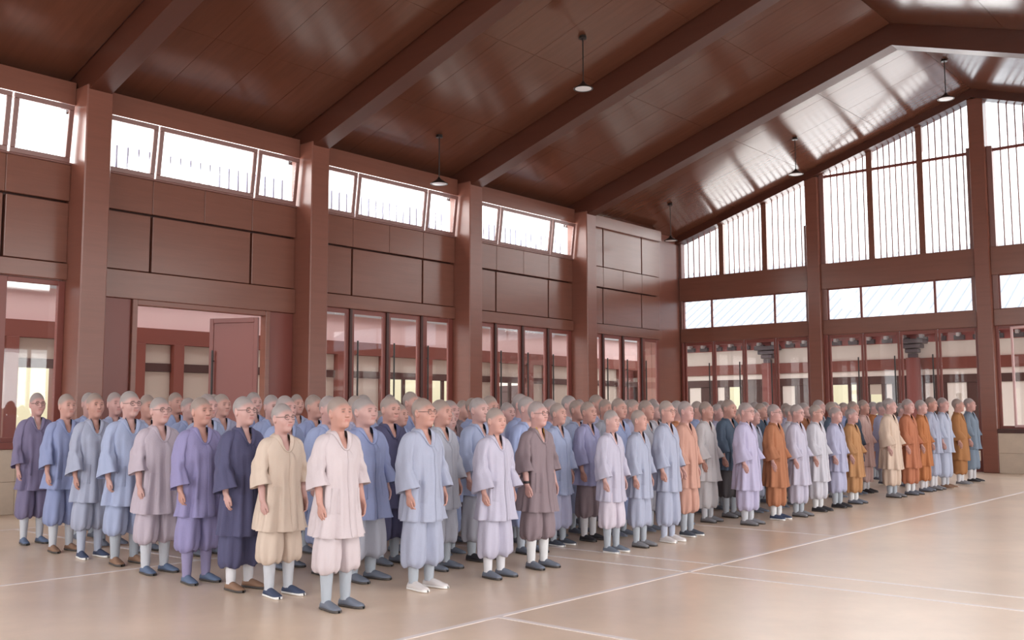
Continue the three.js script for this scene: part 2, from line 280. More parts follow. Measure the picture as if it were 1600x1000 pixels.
// ---------------------------------------------------------------- gable wall at the far end
const wallEnd = structure(group('wall_end'), 'gable end wall of brown timber with tall barred windows');
const EX = [-17.06, -12.38, -7.63, -2.88, 1.78], colHalf = 0.2;
const endWords = ['left bay of the gable', 'bay left of the ridge pillar', 'bay right of the ridge pillar', 'right bay of the gable'];
for (let k = 1; k < 4; k++) structure(box(scene, 'column', M.column, [EX[k] - colHalf, EX[k] + colHalf], [0, k === 2 ? 10.15 : 8.7], [ZW - 0.12, ZE], 0.02), ['', 'square brown gable pillar between left and middle bays', 'square brown ridge pillar standing under the gable peak', 'square brown gable pillar at the far right'][k]);
structure(box(scene, 'column', M.column, [1.7, 2.2], [0, 7.4], [ZW - 0.3, ZE + 0.4], 0.02), 'square brown pillar in the right far corner');
const gableTop = (x) => rafterY(x) + 0.27;
for (let k = 0; k < 4; k++) {
  const a = EX[k] + (k ? colHalf : 0), b = EX[k + 1] - colHalf, W = b - a;
  const P = (n, m, x, y, z = [ZW - 0.1, ZW + 0.1], c = 0.008) => box(wallEnd, n, m, x, y, z, c);
  P('beam', M.wood, [a, b], [5.27, 6.03], [ZW - 0.1, ZW + 0.16]); P('beam', M.wood, [a, b], [3.9, 4.34], [ZW - 0.1, ZW + 0.12]);
  const e = k === 0 ? 0.06 : 0.14, e2 = 0.12;         // frame beside the pillars
  for (const [y0, y1] of [[4.34, 5.27], [6.03, gableTop(k < 2 ? a : b) + 0.1]]) { P('frame', M.sash, [a, a + e], [y0, y1]); P('frame', M.sash, [b - e2, b], [y0, y1]); }
  // transom lights: narrow, wide, narrow
  const c0 = a + e, c1 = b - e2, cw = c1 - c0, q = [0, 0.245, 0.755, 1].map((f) => c0 + cw * f);
  for (let n = 0; n < 3; n++) {
    const g = windowName(structure(group('window', [(q[n] + q[n + 1]) / 2, 4.34, ZW]), `${['narrow left', 'wide middle', 'narrow right'][n]} transom window over the doors, ${endWords[k]}`)), w = q[n + 1] - q[n], f = 0.03;
    box(g, 'stile', M.frame, [-w / 2, -w / 2 + f], [0, 0.93], [-0.03, 0.03]); box(g, 'stile', M.frame, [w / 2 - f, w / 2], [0, 0.93], [-0.03, 0.03]);
    box(g, 'rail', M.frame, [-w / 2 + f, w / 2 - f], [0.905, 0.93], [-0.03, 0.03]); box(g, 'rail', M.frame, [-w / 2 + f, w / 2 - f], [0, 0.025], [-0.03, 0.03]);
    box(g, 'pane', M.glass, [-w / 2 + f, w / 2 - f], [0.025, 0.905], [-0.003, 0.003], 0.0005);
  }
  // the tall gable windows: three lights behind upright bars, following the roof slope
  const m = [0, 0.338, 0.69, 1].map((f) => c0 + cw * f);
  for (let n = 0; n < 3; n++) {
    const xa = m[n] + (n ? 0.08 : 0), xb = m[n + 1] - (n < 2 ? 0.08 : 0);
    const g = windowName(structure(group('window', [0, 0, ZW]), `${['left', 'middle', 'right'][n]} barred light of the gable window, ${endWords[k]}`));
    put('pane', prism([[xa, 6.03], [xb, 6.03], [xb, gableTop(xb) + 0.05], [xa, gableTop(xa) + 0.05]], -0.063, -0.057, 'z'), M.glass, g);
    if (n < 2) box(g, 'mullion', M.wood, [m[n + 1] - 0.085, m[n + 1] + 0.085], [6.03, gableTop(m[n + 1] + (k < 2 ? 0.05 : -0.05)) + 0.02], [-0.08, 0.06]);
    const nb = [6, 7, 6][n];
    for (let r = 1; r <= nb; r++) { const x = xa + (xb - xa) * r / (nb + 0.6); box(g, 'bar', M.frame, [x - 0.0145, x + 0.0145], [6.03, gableTop(x) + 0.03], [-0.03, 0.015], 0.004); }
    const t = Math.max(gableTop(xa), gableTop(xb)); if (t > 8.75) box(g, 'cross_bar', M.frame, [xa, xb], [8.66, 8.74], [-0.04, 0.02], 0.004);
  }
  // below: glass doors in the left half, parapet and windows right of the ridge pillar
  if (k < 2) {
    const w = (b - a - 0.16) / 4, s0 = a + (k ? 0.12 : 0.08);
    P('frame', M.frame, [a, s0], [0, 3.9]); P('frame', M.frame, [s0 + 4 * w, b], [0, 3.9]);
    for (let n = 0; n < 4; n++) leaf('x', s0 + w * n + 0.012, s0 + w * (n + 1) - 0.012, ZW, 0.005, 3.895, `${['first', 'second', 'third', 'fourth'][n]} glass door leaf from the left, ${endWords[k]}`, { stile: 0.06, handle: n < 3 });
  } else {
    P('parapet_core', M.grout, [a, b], [0, 1.05], [ZW - 0.1, ZE - 0.014], 0.001);
    for (let n = 0; n < 5; n++) for (const [y0, y1] of [[0.003, 0.524], [0.53, 1.05]]) P('tile', M.tile, [a + W * (n + 0.12) / 5 - W * 0.12 / 5 * (n === 0) + 0.003, Math.min(b, a + W * (n + 1.12) / 5) - 0.003], [y0, y1], [ZE - 0.014, ZE], 0.003);
    P('window_sill', M.dark, [a, b], [1.05, 1.16], [ZW - 0.1, ZE + 0.04]);
    const w = W / 4;
    for (let n = 0; n < 4; n++) {
      const g = windowName(structure(group('window', [a + w * (n + 0.5), 1.16, ZW]), `${['first', 'second', 'third', 'fourth'][n]} casement above the tiled parapet, ${endWords[k]}`)), f = 0.08, h = 2.74;
      box(g, 'stile', M.frame, [-w / 2, -w / 2 + f], [0, h], [-0.03, 0.03]); box(g, 'stile', M.frame, [w / 2 - f, w / 2], [0, h], [-0.03, 0.03]);
      box(g, 'rail', M.frame, [-w / 2 + f, w / 2 - f], [h - 0.08, h], [-0.03, 0.03]); box(g, 'rail', M.frame, [-w / 2 + f, w / 2 - f], [0, 0.08], [-0.03, 0.03]);
      if (k === 2 && n === 0) {                       // this casement stands open into the room
        const s = group('open_sash', [-w / 2 + f + 0.3, 0, 0.06], g), sw = 0.82; s.rotation.y = -0.42;
        for (const [x0, x1, y0, y1] of [[0, 0.07, 0.04, h - 0.04], [sw - 0.07, sw, 0.04, h - 0.04], [0.07, sw - 0.07, h - 0.11, h - 0.04], [0.07, sw - 0.07, 0.04, 0.11]]) box(s, 'sash_bar', M.pinkframe, [x0, x1], [y0, y1], [-0.02, 0.02], 0.012);
        box(s, 'pane', M.glass, [0.07, sw - 0.07], [0.11, h - 0.11], [-0.003, 0.003], 0.0005);
      } else box(g, 'pane', M.glass, [-w / 2 + f, w / 2 - f], [0.08, h - 0.08], [-0.003, 0.003], 0.0005);
    }
  }
}
const endBeam = (xa, xb) => prism([[xa, gableTop(xa)], [xb, gableTop(xb)], [xb, ceilY(xb) + 0.05], [xa, ceilY(xa) + 0.05]], ZW - 0.15, ZE + 0.06, 'z');
put('gable_beam', mergeGeometries([endBeam(-17.6, RIDGE), endBeam(RIDGE, mirror(-17.6))]), M.rafter, wallEnd);

// ---------------------------------------------------------------- walls on the camera's side, with the openings that light the hall
const wallRight = structure(group('wall_right'), 'brown panelled wall on the camera side');
for (let i = -3; i <= 3; i++) {
  const za = Math.min(COLZ(i) - COLW, ZB), zb = i === 3 ? ZE : COLZ(i + 1), x = [mirror(XW), mirror(XWB)];
  if (COLZ(i) - COLW > ZB) continue;
  box(wallRight, 'panel', M.wood, x, [3.85, 5.9], [za, zb]);
  if (i === 3) box(wallRight, 'panel', M.wood, x, [5.9, 7.4], [za, zb]);
  for (let k = 1; k < 4; k++) box(wallRight, 'door_post', M.frame, x, [0, 3.85], [za + (zb - za) * k / 4 + 0.04, za + (zb - za) * k / 4 - 0.04]);
  box(wallRight, 'door_pane', M.glass, [mirror(XW) + 0.07, mirror(XW) + 0.076], [0, 3.85], [za, zb], 0.0005);
  if (i < 3) box(wallRight, 'clerestory_pane', M.glass, [mirror(XW) + 0.07, mirror(XW) + 0.076], [5.9, 7.0], [za, zb], 0.0005);
}
const wallNear = structure(group('wall_near'), 'gable end wall of brown timber behind the camera');
box(wallNear, 'beam', M.wood, [-17.7, 2.3], [5.3, 6.03], [ZB, ZB + 0.2]); box(wallNear, 'beam', M.wood, [-17.7, 2.3], [3.85, 4.34], [ZB, ZB + 0.2]);
put('gable_beam', mergeGeometries([[-17.6, RIDGE], [RIDGE, mirror(-17.6)]].map(([xa, xb]) => prism([[xa, gableTop(xa)], [xb, gableTop(xb)], [xb, ceilY(xb) + 0.05], [xa, ceilY(xa) + 0.05]], ZB, ZB + 0.3, 'z'))), M.rafter, wallNear);
for (const x of EX) box(wallNear, 'pillar', M.column, [x - 0.2, x + 0.2], [0, x === EX[2] ? 10.1 : x < -17 || x > 1 ? 7.3 : 8.6], [ZB - 0.05, ZB + 0.3]);
box(wallNear, 'door_pane', M.glass, [-17, 1.7], [0, 3.85], [ZB + 0.1, ZB + 0.106], 0.0005); box(wallNear, 'transom_pane', M.glass, [-17, 1.7], [4.34, 5.3], [ZB + 0.1, ZB + 0.106], 0.0005);
put('gable_pane', polys([[[-17, 6.03, ZB + 0.1], [1.7, 6.03, ZB + 0.1], [1.7, gableTop(1.7), ZB + 0.1], [RIDGE, gableTop(RIDGE), ZB + 0.1], [-17, gableTop(-17), ZB + 0.1]]], [0, 7, 20]), M.glass, wallNear);
for (let x = -16.7; x < 1.6; x += 1.45) box(wallNear, 'bar', M.frame, [x - 0.05, x + 0.05], [6.03, gableTop(x)], [ZB + 0.02, ZB + 0.08]);

// ---------------------------------------------------------------- pendant lamps
const lampWords = ['nearest, hanging high before the dark rafter', 'by the clerestory windows of the second bay', 'before the slope of the gable window', 'in the far left corner of the hall', 'beside the ridge pillar at the gable'];
[[-11.52, -15.66, 8.08], [-15.55, -15.64, 6.76], [-11.54, -25.5, 8.14], [-15.55, -25.48, 6.75], [-7.42, -25.15, 9.31], [-3.4, -15.64, 8.05], [-3.4, -25.4, 8.05]].forEach(([x, z, y], n) => {
  const g = tag(group('pendant_lamp', [x, y, z]), n < 5 ? 'small dark pendant lamp on a rod ' + lampWords[n] : 'small dark pendant lamp on a rod, right roof slope' + (n === 5 ? ' near' : ' far'), 'lamp', 'pendant lamps on the ceiling');
  const top = ceilY(x) - y;
  put('rod', cyl(0.012, 0.012, top - 0.1, 8), M.blackmetal, g, [0, 0.1 + (top - 0.1) / 2, 0]);
  put('canopy', cyl(0.07, 0.08, 0.06), M.blackmetal, g, [0, top - 0.035, 0]);
  put('shade', new THREE.LatheGeometry([[0.03, 0.14], [0.05, 0.1], [0.12, 0.05], [0.2, 0], [0.195, -0.012], [0.17, -0.005], [0.1, 0.03], [0.03, 0.06]].map((p) => new THREE.Vector2(...p)), 24), M.blackmetal, g);
  put('diffuser', new THREE.LatheGeometry([[0.001, -0.016], [0.08, -0.015], [0.165, -0.006], [0.165, 0.004], [0.001, 0.006]].map((p) => new THREE.Vector2(...p)), 24), mat(srgb(238, 238, 240), 0.4), g);
});
// ---------------------------------------------------------------- outside: paving, gallery beyond the left wall, building beyond the gable
const ground = tag(put('courtyard_paving', boxGeo(120, 0.2, 120, 0.001), M.paving, scene, [-10, -0.32, -14]), 'pale stone paving of the courtyard outside the glass doors', 'paving');
const gal = tag(group('gallery_building', [-21, 0, -14]), 'covered gallery with pink wall band and brown beams beyond the doors', 'building'); gal.userData.base = [-21, 0, -14];
{
  const z0 = 0, z1 = -34, G = (n, m, x, y, z, c) => box(gal, n, m, x, y, z, c);
  G('pink_band', M.pinkwall, [-21.15, -21], [3.56, 4.3], [z0, z1]); G('beam', M.beam, [-21.2, -20.9], [3.2, 3.56], [z0, z1]);
  G('rail', M.darkwood, [-21.15, -20.97], [2.58, 2.77], [z0, z1]); G('plinth', M.tile, [-21.2, -20.95], [-0.2, 0.9], [z0, z1]);
  const posts = [-5.2, -7.9, -8.72, -9.78, -11.5, -12.47, -13.6, -15.6, -17.3, -18.9, -20.6, -22.1, -23.6, -25.3, -26.2, -28.4, -30.6];
  posts.forEach((z, n) => G('post', M.beam, [-21.25, -20.85], [-0.2, 3.2], [z + 0.13, z - 0.13]));
  for (let n = 0; n < posts.length - 1; n++) {
    const a = posts[n] - 0.13, b = posts[n + 1] + 0.13, lit = [1, 2, 9, 10, 12].includes(n);
    G('infill_panel', M.infill, [-21.12, -21.02], [2.77, 3.2], [a, b]);
    if (!lit) G('lower_panel', M.infill, [-21.12, -21.02], [0.9, 2.58], [a, b]);
    else { if (a - b > 0.9) G('mullion', M.darkwood, [-21.1, -21.02], [0.9, 2.58], [(a + b) / 2 + 0.05, (a + b) / 2 - 0.05]); }
  }
  G('roof_slab', M.eave, [-23.4, -21.02], [4.3, 4.42], [z0, z1]);
}
// tiled roof over the gallery: ribs of round tiles running up the slope
function tiledRoof(name, label, alongZ, a0, a1, eave, ridge, step, pos) { // eave, ridge: [horizontal, height]
  const r = tag(group(name, pos), label, 'roof');
  const [h0, y0] = eave, [h1, y1] = ridge, len = Math.hypot(h1 - h0, y1 - y0), ang = Math.atan2(y1 - y0, Math.abs(h1 - h0));
  const slab = boxGeo(alongZ ? len : Math.abs(a1 - a0), 0.1, alongZ ? Math.abs(a1 - a0) : len, 0.005), mid = [(h0 + h1) / 2, (y0 + y1) / 2 - 0.06];
  const s = put('slope', slab, M.rooftile, r, alongZ ? [mid[0], mid[1], (a0 + a1) / 2] : [(a0 + a1) / 2, mid[1], mid[0]]);
  if (alongZ) s.rotation.z = (h1 < h0 ? -1 : 1) * ang; else s.rotation.x = (h1 < h0 ? 1 : -1) * ang;
  const rib = new THREE.CylinderGeometry(0.075, 0.075, len, 8, 1); rib.rotateX(Math.PI / 2); if (alongZ) rib.rotateY(Math.PI / 2);
  for (let a = Math.min(a0, a1) + step / 2; a < Math.max(a0, a1); a += step) { const m = put('tile_rib', rib, M.rooftiledark, r, alongZ ? [mid[0], mid[1] + 0.08, a] : [a, mid[1] + 0.08, mid[0]]); m.rotation.copy(s.rotation); }
  return r;
}
tiledRoof('gallery_roof', 'grey tiled roof of the gallery seen over the left window', true, -2, -32, [-20.85, 4.36], [-24.2, 5.7], 0.3);
// railing of upright bars outside the clerestory windows
for (let i = 0; i <= 2; i++) {
  const za = COLZ(i) - COLW, zb = COLZ(i + 1), g = tag(group('window_railing', [-17.12, 5.9, (za + zb) / 2]), `pale upright bars outside the clerestory windows ${bayWords[i]}`, 'railing'), n = 20;
  box(g, 'bottom_rail', M.rail, [-0.015, 0.015], [0, 0.04], [(zb - za) / 2, (za - zb) / 2]);
  for (let k = 0; k < n; k++) { const z = (za - zb) * ((k + 0.5) / n - 0.5); put('upright', mergeGeometries([cyl(0.02, 0.026, 0.6, 6)]), M.rail, g, [0, 0.33, z]); }
}
const hall = tag(group('temple_building', [-12, 0, -36]), 'temple building with red columns and brackets beyond the gable doors', 'building'); hall.userData.base = [-12, 0, -36];
{
  const x0 = -34, x1 = 12, z = -36, H = (n, m, x, y, zz, c) => box(hall, n, m, x, y, zz, c);
  H('plinth', M.tile, [x0, x1], [-0.2, 0.3], [z - 2.6, z + 0.5]);
  H('white_band', M.whitewall, [x0, x1], [3.5, 4.06], [z - 0.1, z]); H('beam', M.beam, [x0, x1], [3.1, 3.5], [z - 0.15, z + 0.08]);
  H('thin_band', M.whitewall, [x0, x1], [2.9, 3.1], [z - 0.1, z]); H('lintel', M.darkwood, [x0, x1], [2.62, 2.9], [z - 0.12, z + 0.03]);
  H('eave_beam', M.eave, [x0, x1], [4.34, 4.6], [z - 0.15, z + 0.1]); H('bracket_board', M.eave, [x0, x1], [4.06, 4.34], [z - 0.1, z]);
  for (let x = -26; x < -2; x += 0.62) { H('bracket', M.bracket, [x - 0.17, x + 0.17], [4.08, 4.24], [z, z + 0.16]); H('bracket_arm', M.bracketlight, [x - 0.05, x + 0.05], [4.2, 4.32], [z, z + 0.3]); }
  for (const x of [-24, -17.5, -12, -6.6, -1.2]) {    // round red columns with stepped capitals
    put('column', cyl(0.24, 0.25, 3.5, 20), M.redcolumn, hall, [x + 12, 1.75, 0.35]);
    for (const [w, y0, y1] of [[0.3, 3.5, 3.66], [0.46, 3.68, 3.82], [0.66, 3.84, 3.98], [0.88, 4.0, 4.16]]) H('capital', M.bracket, [x - w / 2, x + w / 2], [y0, y1], [z + 0.35 - w / 3, z + 0.35 + w / 3], 0.02);
  }
  // lower wall: doors, plain panels, open bays that show daylight on the wall behind
  const P = [[-21.2, -20.67, 'w'], [-20.5, -19.9, 'd'], [-19.9, -19.6, 'w'], [-19.4, -18.9, 'l'], [-18.7, -17.9, 'd'], [-17.1, -16.6, 'w'], [-16.5, -16.1, 'd'], [-16.05, -15.8, 'w'], [-15.7, -15.2, 'd'], [-15.11, -14.52, 'l'], [-14.4, -14.2, 'l'], [-14.1, -13.8, 'd'], [-13.7, -13.28, 'h'], [-13.1, -12.9, 'w'], [-12.85, -12.3, 'd'], [-11.75, -11.45, 'w'], [-11.4, -11.05, 'd'], [-11.0, -10.36, 'w'], [-10.3, -9.4, 'd'], [-9.3, -8.2, 'w'], [-8.1, -7.1, 'd'], [-6, -5, 'w']];
  let last = -34;
  for (const [a, b, k] of P) {
    if (a - last > 0.03) H('door_panel', M.darkwood, [last, a], [0.3, 2.62], [z - 0.09, z - 0.01]); last = b;
    if (k === 'w') H('wall_panel', M.whitewall, [a, b], [0.3, 2.62], [z - 0.1, z - 0.02]);
    if (k === 'd') H('door_panel', M.darkwood, [a, b], [0.3, 2.62], [z - 0.08, z]);
    if (k === 'h') H('wall_panel', M.infill, [a, b], [2.25, 2.62], [z - 0.1, z - 0.02]);
  }
  H('door_panel', M.darkwood, [last, x1], [0.3, 2.62], [z - 0.09, z - 0.01]);
  H('notice', M.infill, [-10.72, -10.55], [1.95, 2.25], [z - 0.02, z - 0.01], 0.002);
}
tiledRoof('temple_roof', 'bright grey tiled roof of the temple building beyond the transoms', false, -34, 12, [-34.6, 4.45], [-41.5, 8.2], 0.42);
tag(box(scene, 'garden_wall', M.doorlight, [-29.2, -29], [-0.22, 3.4], [-2, -33]), 'pale yellow garden wall seen through the lit gallery openings', 'wall');
tag(box(scene, 'court_wall', M.doorlight, [-30, 8], [-0.22, 3.2], [-47.2, -47]), 'pale sunlit court wall behind the temple openings', 'wall');
for (const o of [ground]) o.receiveShadow = true;
// ---------------------------------------------------------------- people: one continuous body, clothes as parts
const V3 = (x, y, z) => new THREE.Vector3(x, y, z);
// surface nets over a distance field; normals from its gradient
function netMesh(f, lo, hi, cell, colour) {
  const n = lo.map((l, i) => Math.ceil((hi[i] - l) / cell) + 1), [nx, ny, nz] = n, val = new Float32Array(nx * ny * nz), id = (i, j, k) => (k * ny + j) * nx + i;
  for (let k = 0; k < nz; k++) for (let j = 0; j < ny; j++) for (let i = 0; i < nx; i++) val[id(i, j, k)] = f(lo[0] + i * cell, lo[1] + j * cell, lo[2] + k * cell);
  const at = new Int32Array(nx * ny * nz).fill(-1), pos = [], nor = [], col = [], idx = [];
  const corner = [[0, 0, 0], [1, 0, 0], [0, 1, 0], [1, 1, 0], [0, 0, 1], [1, 0, 1], [0, 1, 1], [1, 1, 1]], edge = [[0, 1], [2, 3], [4, 5], [6, 7], [0, 2], [1, 3], [4, 6], [5, 7], [0, 4], [1, 5], [2, 6], [3, 7]];
  for (let k = 0; k < nz - 1; k++) for (let j = 0; j < ny - 1; j++) for (let i = 0; i < nx - 1; i++) {
    const v = corner.map((c) => val[id(i + c[0], j + c[1], k + c[2])]); let c = 0, p = [0, 0, 0];
    for (const [a, b] of edge) if ((v[a] < 0) !== (v[b] < 0)) { const t = v[a] / (v[a] - v[b]); for (let q = 0; q < 3; q++) p[q] += corner[a][q] + t * (corner[b][q] - corner[a][q]); c++; }
    if (!c) continue;
    let x = lo[0] + (i + p[0] / c) * cell, y = lo[1] + (j + p[1] / c) * cell, z = lo[2] + (k + p[2] / c) * cell;
    const e = cell * 0.35, g = V3(f(x + e, y, z) - f(x - e, y, z), f(x, y + e, z) - f(x, y - e, z), f(x, y, z + e) - f(x, y, z - e)).normalize(), d = f(x, y, z) * 0.8;
    x -= g.x * d; y -= g.y * d; z -= g.z * d;
    at[id(i, j, k)] = pos.length / 3; pos.push(x, y, z); nor.push(g.x, g.y, g.z); col.push(...colour(x, y, z));
  }
  const quad = (a, b, c, d, flip) => { if (Math.min(a, b, c, d) < 0) return; flip ? idx.push(a, c, b, a, d, c) : idx.push(a, b, c, a, c, d); };
  for (let k = 1; k < nz - 1; k++) for (let j = 1; j < ny - 1; j++) for (let i = 1; i < nx - 1; i++) {
    const s = val[id(i, j, k)] < 0;
    if (s !== val[id(i + 1, j, k)] < 0) quad(at[id(i, j - 1, k - 1)], at[id(i, j, k - 1)], at[id(i, j, k)], at[id(i, j - 1, k)], !s);
    if (s !== val[id(i, j + 1, k)] < 0) quad(at[id(i - 1, j, k - 1)], at[id(i - 1, j, k)], at[id(i, j, k)], at[id(i, j, k - 1)], !s);
    if (s !== val[id(i, j, k + 1)] < 0) quad(at[id(i - 1, j - 1, k)], at[id(i, j - 1, k)], at[id(i, j, k)], at[id(i - 1, j, k)], !s);
  }
  const g = new THREE.BufferGeometry(); g.setAttribute('position', new THREE.Float32BufferAttribute(pos, 3)); g.setAttribute('normal', new THREE.Float32BufferAttribute(nor, 3)); g.setAttribute('color', new THREE.Float32BufferAttribute(col, 3)); g.setIndex(idx);
  return g;
}
const smin = (a, b, k) => { const h = Math.max(k - Math.abs(a - b), 0) / k; return Math.min(a, b) - h * h * k * 0.25; };
const smax = (a, b, k) => -smin(-a, -b, k);
const cone = (a, b, r0, r1) => { const dx = b[0] - a[0], dy = b[1] - a[1], dz = b[2] - a[2], L = dx * dx + dy * dy + dz * dz; return (x, y, z) => { let t = ((x - a[0]) * dx + (y - a[1]) * dy + (z - a[2]) * dz) / L; t = t < 0 ? 0 : t > 1 ? 1 : t; return Math.hypot(x - a[0] - dx * t, y - a[1] - dy * t, z - a[2] - dz * t) - r0 - (r1 - r0) * t; }; };
const ell = (c, r) => { const m = Math.min(...r); return (x, y, z) => { const u = (x - c[0]) / r[0], v = (y - c[1]) / r[1], w = (z - c[2]) / r[2], q = Math.sqrt(u * u + v * v + w * w); return (q - 1) * (q > 1e-6 ? q / Math.hypot(u / r[0], v / r[1], w / r[2]) : m); }; };
const SKIN = srgb(192, 152, 146), STUB = srgb(150, 141, 140), LIP = srgb(180, 116, 110), BROW = srgb(108, 88, 80), EYE = srgb(66, 52, 48);
const lerpC = (a, b, t) => [a.r + (b.r - a.r) * t, a.g + (b.g - a.g) * t, a.b + (b.b - a.b) * t], smooth = (a, b, x) => { const t = Math.min(1, Math.max(0, (x - a) / (b - a))); return t * t * (3 - 2 * t); };
const mixC = (c, b, t) => [c[0] + (b.r - c[0]) * t, c[1] + (b.g - c[1]) * t, c[2] + (b.b - c[2]) * t];
const HS = 1.13;                                      // head size against the 1.75 m figure
function headField(s) {                               // s: face width, jaw, nose
  const cran = ell([0, 1.66, -0.012], [0.075, 0.094, 0.094]), face = ell([0, 1.605, 0.026], [0.064 * s.w, 0.088, 0.07]), jaw = ell([0, 1.558, 0.03], [0.05 * s.j, 0.046, 0.056]), neck = cone([0, 1.38, -0.025], [0, 1.56, -0.016], 0.06, 0.055);
  const nose = cone([0, 1.636, 0.092], [0, 1.604, 0.108 + s.n], 0.008, 0.0125), wing = [-1, 1].map((q) => ell([q * 0.013, 1.601, 0.1], [0.009, 0.008, 0.01]));
  const brow = cone([-0.036, 1.651, 0.076], [0.036, 1.651, 0.076], 0.015, 0.015), chin = ell([0, 1.537, 0.074], [0.024, 0.017, 0.018]);
  const cheek = [-1, 1].map((q) => ell([q * 0.04 * s.w, 1.604, 0.062], [0.025, 0.03, 0.025])), socket = [-1, 1].map((q) => ell([q * 0.031, 1.633, 0.1], [0.019, 0.011, 0.014])), ball = [-1, 1].map((q) => ell([q * 0.031, 1.632, 0.078], [0.014, 0.0125, 0.0125]));
  const lipU = cone([-0.019, 1.5745, 0.087], [0.019, 1.5745, 0.087], 0.008, 0.008), lipL = cone([-0.015, 1.566, 0.087], [0.015, 1.566, 0.087], 0.0085, 0.0085), mouth = cone([-0.024, 1.5705, 0.1], [0.024, 1.5705, 0.1], 0.0035, 0.0035);
  const ear = [-1, 1].map((q) => ell([q * 0.077, 1.622, -0.006], [0.011, 0.033, 0.019])), bowl = [-1, 1].map((q) => ell([q * 0.088, 1.626, 0.0], [0.008, 0.018, 0.01]));
  return (X, Y, Z) => {
    const x = X / HS, y = 1.752 - (1.752 - Y) / HS, z = (Z + 0.012) / HS - 0.012;
    let d = smin(cran(x, y, z), face(x, y, z), 0.045); d = smin(d, jaw(x, y, z), 0.03); d = smin(d, brow(x, y, z), 0.03);
    for (const c of cheek) d = smin(d, c(x, y, z), 0.03);
    d = smin(d, chin(x, y, z), 0.025);
    for (const c of socket) d = smax(d, -c(x, y, z), 0.014);
    for (const c of ball) d = smin(d, c(x, y, z), 0.004);
    d = smin(d, nose(x, y, z), 0.012); for (const c of wing) d = smin(d, c(x, y, z), 0.006);
    d = smin(d, lipU(x, y, z), 0.01); d = smin(d, lipL(x, y, z), 0.01); d = smax(d, -mouth(x, y, z), 0.004);
    for (let i = 0; i < 2; i++) { let e = smax(ear[i](x, y, z), -bowl[i](x, y, z), 0.006); d = smin(d, e, 0.008); }
    return smin(d * HS, neck(X, Y, Z), 0.035);
  };
}
function headColour(X, Y, Z) {
  const x = X / HS, y = 1.752 - (1.752 - Y) / HS, z = (Z + 0.012) / HS - 0.012;
  const hair = z > 0.085 ? 1.702 : z > 0.03 ? 1.662 + (z - 0.03) / 0.055 * 0.04 : z > -0.02 ? 1.638 + (z + 0.02) / 0.05 * 0.024 : z > -0.05 ? 1.56 + (z + 0.05) / 0.03 * 0.08 : 1.56;
  const onEar = Math.abs(x) > 0.079 && y < 1.66;
  let c = lerpC(SKIN, STUB, onEar ? 0 : smooth(-0.034, 0.018, y - hair));
  const ax = Math.abs(x);
  if (z > 0.05) {
    c = mixC(c, BROW, 0.7 * smooth(0.0065, 0.0035, Math.abs(y - 1.6535 + (ax - 0.03) * 0.12)) * smooth(0.012, 0.018, ax) * smooth(0.052, 0.045, ax));
    c = mixC(c, EYE, 0.85 * smooth(0.0062, 0.003, Math.abs(y - 1.633)) * smooth(0.017, 0.022, ax) * smooth(0.046, 0.041, ax));
    c = mixC(c, LIP, 0.7 * smooth(0.012, 0.006, Math.abs(y - 1.5705)) * smooth(0.026, 0.02, ax) * smooth(0.07, 0.08, z));
  }
  return c;
}
const JOINT = { sh: [0.145, 1.352, -0.018], el: [0.212, 1.13, -0.02], wr: [0.226, 0.885, 0.045] };
function handField(s, curl) {
  const w = JOINT.wr, X = s * w[0], fs = [cone([s * JOINT.el[0], JOINT.el[1] - 0.12, JOINT.el[2] + 0.031], [X, w[1], w[2]], 0.034, 0.026), ell([X - s * 0.002, w[1] - 0.055, w[2] + 0.012], [0.0155, 0.05, 0.038])];
  const len = [0.072, 0.08, 0.074, 0.058];
  for (let k = 0; k < 4; k++) {                       // four fingers, each a chain of three bones, hanging half curled
    let p = [X - s * 0.001, w[1] - 0.088 - (k === 3 ? -0.006 : k === 1 ? 0.004 : 0), w[2] + 0.042 - k * 0.0195], a = 0.1 + curl * 0.4, L = len[k];
    for (const [part, r0, r1] of [[0.45, 0.0092, 0.0085], [0.31, 0.0085, 0.0078], [0.24, 0.0078, 0.0066]]) { const q = [p[0] - s * Math.sin(a) * L * part, p[1] - Math.cos(a) * L * part, p[2] + 0.1 * L * part]; fs.push(cone(p, q, r0, r1)); p = q; a += 0.3 + curl * 0.7; }
  }
  const t0 = [X, w[1] - 0.02, w[2] + 0.022], t1 = [X - s * 0.008, w[1] - 0.055, w[2] + 0.052], t2 = [X - s * 0.016, w[1] - 0.088, w[2] + 0.06], t3 = [X - s * 0.022, w[1] - 0.112, w[2] + 0.058];
  fs.push(cone(t0, t1, 0.016, 0.0125), cone(t1, t2, 0.0115, 0.0098), cone(t2, t3, 0.0098, 0.008));
  return (x, y, z) => { let d = smin(fs[0](x, y, z), fs[1](x, y, z), 0.025), f = 1; for (let i = 2; i < fs.length; i++) f = Math.min(f, fs[i](x, y, z)); return smin(d, f, 0.008); };
}
